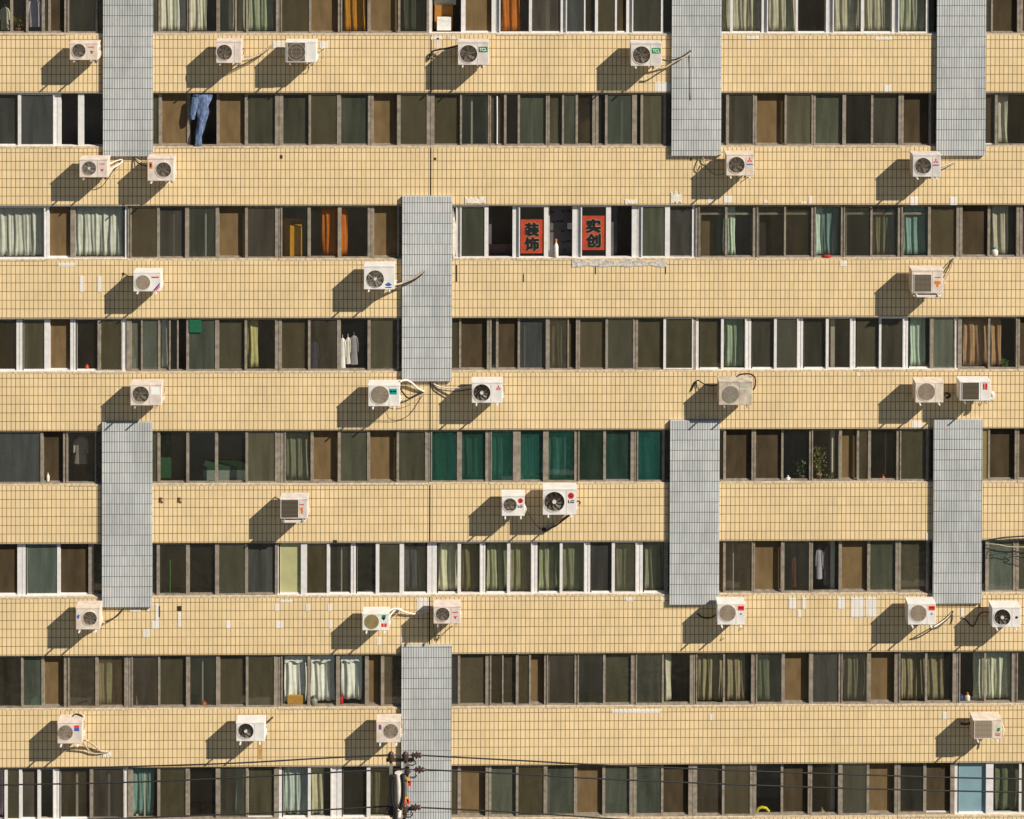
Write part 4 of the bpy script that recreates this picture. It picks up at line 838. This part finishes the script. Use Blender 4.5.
ac((543, 488.8, 576.6, 514.6), ('round', 554.3, 501.8, 10, 'hub'), 'white', 'large white air conditioner with a red round badge and pale fan hub', seam=566.3, prints=(('disc', RED, 571, 495.7, 3.1), ('box', WHP2, 570.2, 493.8, 570.8, 497), ('box', WHP2, 570.8, 496.3, 572.4, 497)), texts=(('LG', 571.2, 501.3, 5.6, 3, BLACKP),), hoses=((BLK, .024, ((569, 515.5, .32), (563, 520, .2), (555, 526, .1), (544, 531, .02))), (BEI, .014, ((567, 515.5, .34), (561, 519.5, .24), (552, 526, .12), (543, 531, .03))), (BLK, .045, ((542, 529.5, .05), (546, 529.8, .05))), (BLK, .018, ((577, 501, .38), (580, 502, .36), (579, 504.5, .34)))), feet='W')
# sixth band
ac((75.8, 607.5, 99.8, 629.6), ('round', 89.8, 618.4, 6.8, 'dark'), 'cream', 'ivory air conditioner with a small blue mark left of its fan', prints=(('poly', BLUE, ((76.8, 616), (78.4, 614.4), (79.6, 615.2), (79, 618.4), (77.6, 619))),), hoses=((BLK, .018, ((100, 625.5, .33), (107, 621, .18), (114, 618, .08), (119, 614, .04), (122.5, 609.5, .01))), (BEI, .016, ((100, 622, .35), (105, 623, .25), (100, 625, .3)))), feet='W')
ac((362.4, 613.6, 389, 630.3), ('round', 371.7, 621.6, 7.1, 'gold'), 'white', 'bright white air conditioner with a green leaf mark and yellow fan guard', prints=(('poly', GRN, ((381.4, 618.5), (382, 615.2), (386.2, 613.9), (385.6, 618), (384, 620.2))), ('poly', BLUE, ((382.2, 618.8), (384, 617), (385.4, 618.2), (384, 620.6))), ('box', REDB, 381.4, 623.4, 383.7, 627), ('box', REDB, 384.3, 623.4, 386.8, 627), ('box', WHP2, 382, 624.7, 386.2, 625.2)), hoses=((WHP, .022, ((389, 610.5, .36), (396, 608.5, .2), (404, 611.5, .1), (413, 614, .06), (423, 612.5, .02))), (WHP, .02, ((389, 617, .36), (393, 612, .25), (398, 608.5, .1), (402, 610, .06))), (BEI, .012, ((389, 620, .36), (393, 618, .3), (396, 615, .1), (399, 610, .05)))), feet='W')
ac((433.4, 606.2, 460.4, 623.8), ('round', 442.6, 614.4, 6.8, 'dark'), 'pink', 'pinkish air conditioner with a red triangle mark right of the vertical wall joint', seam=451, prints=(('tri', RED, 455.3, 617.6, -1.7), ('box', RED, 452.5, 612, 458, 612.7)), hoses=((BEI, .012, ((452, 626, .3), (445, 632, .1), (437, 641, .02))), (BLK, .01, ((433, 612, .3), (434, 630, .06), (436, 640, .02)))))
ac((717.4, 603.6, 745, 624.6), ('round', 727.4, 613, 8.2, 'light'), 'white', 'air conditioner with a small red badge directly under a grey pilaster foot', seam=736, prints=(('box', REDB, 737.8, 605.8, 744.2, 610.4), ('box', WHP2, 738.6, 607.4, 743.4, 608.4), ('tri', BLUE, 740.9, 613.6, 1.2)), hoses=((BLK, .016, ((717.5, 613.5, .3), (710, 618, .1), (703, 617.5, .04), (697, 613.5, .02))), (BEI, .008, ((741, 627, .3), (738, 631, .28), (743, 628, .3)))), feet='W')
ac((907.8, 603.6, 935.6, 624.8), ('round', 918.2, 613.2, 8.2, 'light'), 'white', 'air conditioner with a small red badge and hoses running up right to the wall', seam=927, prints=(('box', REDB, 928.6, 605.8, 935, 610.2), ('box', WHP2, 929.4, 607.3, 934.2, 608.2), ('tri', BLUE, 931.6, 613.6, 1.2)), hoses=((BLK, .018, ((930, 629, .3), (937, 628, .25), (944, 622, .1), (950, 616, .05), (953, 611, .01))), (WHP, .014, ((934, 627, .3), (942, 622, .12), (948, 617, .06), (952, 612.5, .02))), (BLK, .01, ((952, 612, .03), (952.6, 618, .02), (951, 624, .02)))), feet='W')
ac((992, 607.2, 1020.6, 627.4), ('round', 1002.3, 617.4, 8.1, 'hub'), 'white', 'white air conditioner with a pale fan hub and zigzag hose, at the right edge', seam=1012, prints=(('disc', BLACKP, 1016.5, 617.4, 1.3), ('disc', RED, 1017.4, 617.1, .8), ('disc', BLACKP, 1010.5, 617.4, .7)), hoses=((BLK, .014, ((992, 613, .33), (984, 612, .15), (979, 615, .08), (973, 626.5, .03), (966, 620, .02), (961.5, 617.5, .01))), (BLK, .012, ((980, 608, .02), (980.5, 600, .02), (979.5, 596, .02))),), feet='W')
# seventh band
ac((57.4, 722.2, 82, 743.6), ('round', 65.4, 732.7, 7.2, 'mid'), 'pink', 'pinkish air conditioner with a red over blue sticker, hose drooping to the right', prints=(('box', REDB, 74.3, 725.3, 79.2, 727.9), ('box', BLUE, 74.3, 727.9, 79.2, 731)), hoses=((BEI, .022, ((82, 738.5, .33), (88, 741, .2), (95, 746, .1), (101, 751, .05), (108, 752, .02))), (BEI, .016, ((82, 741, .3), (87, 748, .12), (92, 753, .05), (100, 753.5, .04), (108, 752, .02))), (BLK, .016, ((73, 716, .3), (76, 714, .2), (82, 716, .3), (84, 722, .33))), (BEI, .012, ((82, 720, .36), (84.6, 722, .34), (84, 730, .33)))), feet='W')
patch(103, 750, 111, 758, PATCH, True)
ac((236, 722.4, 264.6, 741.4), ('round', 245.7, 731.2, 7.7, 'hub'), 'white', 'white air conditioner with a dark bladed fan and pale hub, rust streak below', seam=254.3, hoses=((BLK, .018, ((265, 729, .33), (266.5, 724, .2), (270, 720, .06), (273, 717, .01))), (WHP, .01, ((265, 733, .33), (265.6, 727, .3), (269, 721, .05)))), feet='W')
ac((376.4, 721.4, 400.4, 742.4), ('round', 390.9, 731, 7.1, 'mid'), 'cream', 'ivory air conditioner against the lower grey pilaster, blue sticker and fan on the right', prints=(('box', RED, 378.8, 724.6, 381.4, 726.4), ('box', BLUE, 378.8, 726.4, 381.4, 729.4)), hoses=((BEI, .012, ((401, 722, .36), (402.5, 725, .34), (402, 734, .33))),), feet='W')
ac((973, 719.4, 1001.6, 738.9), ('square', 974.8, 720.4, 991.6, 738, 'beige'), 'cream', 'ivory air conditioner with a beige square grille and small green mark, lower right', seam=992.8, prints=(('poly', GRN, ((996.6, 731.5), (997.2, 728.2), (1000.2, 727.4), (999.6, 731))), ('box', RED, 995, 733.4, 1000.4, 734.2), ('box', RED, 995.4, 735, 1000, 735.8)), hoses=((BLK, .03, ((961, 723.5, .05), (966, 724, .15), (973, 722, .3))), (WHP, .02, ((1002, 724, .36), (1003.6, 730, .36), (1002.5, 737, .36)))), feet='W', tray=False)
p = MB(); a = S(258.5, 741); c = S(262, 759); p.box(a.x, c.x, -.004, .002, c.z, a.z); p.build('rust_streak', mat('rust stain', (.55, .30, .08), .8, .3, 10), B)

# ------------------------------------------------------------------ utility pole and cables in front of the block
PD = 7.0
px = lambda x, y: S(x, y, PD)
base = px(398, 815); base.z = .004
pole = empty('utility_pole', base, 'utility pole with brown insulators and a white cable end in front of the lower pilaster', 'utility pole')
CON = mat('weathered concrete', (.22, .19, .16), .9, .3, 6); STEEL = mat('dark steel', (.06, .052, .045), .5, .3, 10); PORC = mat('brown porcelain', (.05, .03, .026), .25)
m = MB(); t = px(398, 800); m.tube([(t.x, t.y, .0), (t.x, t.y, 3), (t.x, t.y, t.z)], [.17, .15, .12], 18); m.build('shaft', CON, pole, base)
for xx, ya, yb_ in ((391, 756, 812), (405.8, 756, 812)):
    m = MB(); a = px(xx, ya); c = px(xx, yb_); m.box(a.x - .035, a.x + .035, a.y - .02, a.y + .05, c.z, a.z); m.build('upright', mat('galvanised channel', (.2, .18, .15), .6, .3, 10), pole, base)
for yy in (762, 811):
    m = MB(); a = px(386, yy); c = px(414, yy); m.box(a.x, c.x, a.y + .06, a.y + .12, a.z - .03, a.z + .03); m.build('crossarm', STEEL, pole, base)
for (xx, yy, s_) in ((391, 755.5, 1), (405.3, 755.5, 1), (407.5, 769.5, .8), (391, 808.5, 1.15), (404.5, 807.5, 1.1), (404.5, 814, .7)):
    c = px(xx, yy); m = MB(); k_ = .085 * s_
    m.lathe((c.x, c.y, c.z - .09 * s_), [(.02, -.08), (k_ * .7, 0), (k_, .015), (k_ * .6, .04), (k_ * .95, .07), (k_ * .55, .1), (k_ * .75, .13), (k_ * .35, .17), (.01, .18)], 16); m.build('pin_insulator', PORC, pole, base)
for (xx, yy) in ((417.5, 755.2), (420.5, 769.6), (416.5, 807.4)):
    c = px(xx, yy); m = MB(); pr = [(-.13, .02), (-.1, .07), (-.06, .03), (-.03, .085), (.02, .035), (.05, .06), (.1, .02)]
    m.tube([(c.x + a, c.y, c.z - .02 * a) for a, _ in pr], [q for _, q in pr], 14); m.build('strain_insulator', PORC, pole, base)
    m = MB(); m.tube([(c.x - .5, c.y, c.z + .01), (c.x - .12, c.y, c.z)], .015, 6)
    m.tube([(c.x - .1, c.y, c.z - .02), (c.x - .12, c.y - .02, c.z - .14), (c.x - .25, c.y - .02, c.z - .15)], .008, 6); m.build('link', STEEL, pole, base)
m = MB()
for (pts, rad) in ((((398.5, 768, .0), (399.5, 776, .0), (399.8, 790, 0), (399.2, 799, 0)), (.075, .085, .082, .06)), (((399, 806, 0), (399, 812, 0)), (.06, .05))):
    m.tube([px(a, b) + Vector((0, -.18, 0)) for a, b, _ in pts], rad, 16)
m.build('cable_end', mat('white sleeve', (.72, .66, .58), .5, .15, 6), pole, base)
for pts in (((394.5, 770), (392.3, 776), (392.2, 788), (393.5, 798), (397, 803)), ((395, 772), (394.4, 782), (394.8, 795), (398, 802)), ((403, 768), (404, 780), (403.6, 793), (401, 803)), ((396, 800), (396.5, 806), (396, 815))):
    m = MB(); m.tube([px(a, b) + Vector((0, -.25, 0)) for a, b in pts], .04, 8); m.build('cable_loop', BLK, pole, base)
for pts in (((407, 762), (413, 763), (416, 761), (414, 757)), ((410, 775), (414, 775.5), (417, 773)), ((405, 815), (410, 814.5), (413, 812), (411, 809))):
    m = MB(); m.tube([px(a, b) + Vector((0, -.1, 0)) for a, b in pts], .016, 6); m.build('jumper', STEEL, pole, base)
for (xx, yy, col) in ((408.5, 775, 'y'), (409.6, 778, 'r'), (406.8, 794, 'y'), (403.8, 796.5, 'r'), (408.3, 796, 'r')):
    c = px(xx, yy) + Vector((0, -.22, 0)); m = MB(); m.prism([(c.x - .035, c.z + .05), (c.x + .02, c.z + .055), (c.x + .04, c.z - .05), (c.x - .015, c.z - .06)], c.y, c.y + .015)
    m.build('tag', flat('tag ' + col, (240, 160, 30) if col == 'y' else (225, 40, 25), .5), pole, base)
def cable(pts, label, rad=.016, depth=PD, name='power_cable', group='power cables across the lower windows', matl=BLK):
    W = [S(a, b, depth) for a, b in pts]; sm = []
    for i in range(len(W) - 1):
        p0, p1, p2, p3 = W[max(i - 1, 0)], W[i], W[i + 1], W[min(i + 2, len(W) - 1)]
        for t in [j / 8 for j in range(8)]:
            sm.append(.5 * ((2 * p1) + (p2 - p0) * t + (2 * p0 - 5 * p1 + 4 * p2 - p3) * t * t + (-p0 + 3 * p1 - 3 * p2 + p3) * t ** 3))
    sm.append(W[-1]); m = MB(); m.tube(sm, rad, 7)
    tag(m.build(name, matl, None, W[len(W) // 2]), label, 'cable', group)
cable(((-220, 765), (0, 768.5), (204, 764.3), (320, 758.3), (391, 754.8)), 'highest black cable, from the left edge to the pole')
cable(((-220, 791), (0, 785), (104, 783), (208, 779), (330, 772.5), (407, 768.8)), 'middle black cable, from the left edge to the pole')
cable(((-220, 826), (0, 822), (204, 815.3), (310, 810.5), (391, 806)), 'lowest black cable, from the bottom edge to the left of the pole')
cable(((418, 755.2), (520, 760.5), (616, 765.5), (820, 773.4), (1024, 779), (1240, 780)), 'highest black cable, from the pole to the right edge')
cable(((421, 769.5), (520, 774), (616, 779.5), (820, 787.4), (1024, 792.3), (1240, 795)), 'middle black cable, from the pole to the right edge')
cable(((417, 807.3), (520, 812.5), (616, 819), (720, 826), (900, 834)), 'lowest black cable, from the pole down to the bottom edge')
ag = 'old cables along the wall at the right edge'
cable(((983, 541), (999, 538.2), (1010, 537), (1044, 535)), 'thick dark cable rising along the tiles at the right edge', .018, .1, 'wall_cable', ag)
cable(((985.5, 544), (992, 544), (1000, 544.8), (1008, 546.5), (1020, 547), (1044, 546.5)), 'beige cable across the top of the rightmost sixth row window', .011, .06, 'wall_cable', ag, BEI)
for j, (lb, pts) in enumerate((('dark coiled cable bundle in the corner of the rightmost sixth row window', ((986, 545), (988, 550), (986.5, 553), (990, 556), (992, 554), (988.5, 551.5), (986.5, 556), (991, 559), (993, 556))),
                               ('loose dark cable hanging across the post of the rightmost sixth row window', ((1010, 547), (1016, 549), (1013, 553), (1018, 556), (1012, 557.5), (1020, 560), (1030, 562))),
                               ('thin dark cable sagging over the rightmost sixth row window', ((988, 556), (996, 554), (1004, 553.5), (1012, 555), (1020, 552.5), (1044, 551))))):
    cable(pts, lb, .007, .05, 'wall_cable', ag)
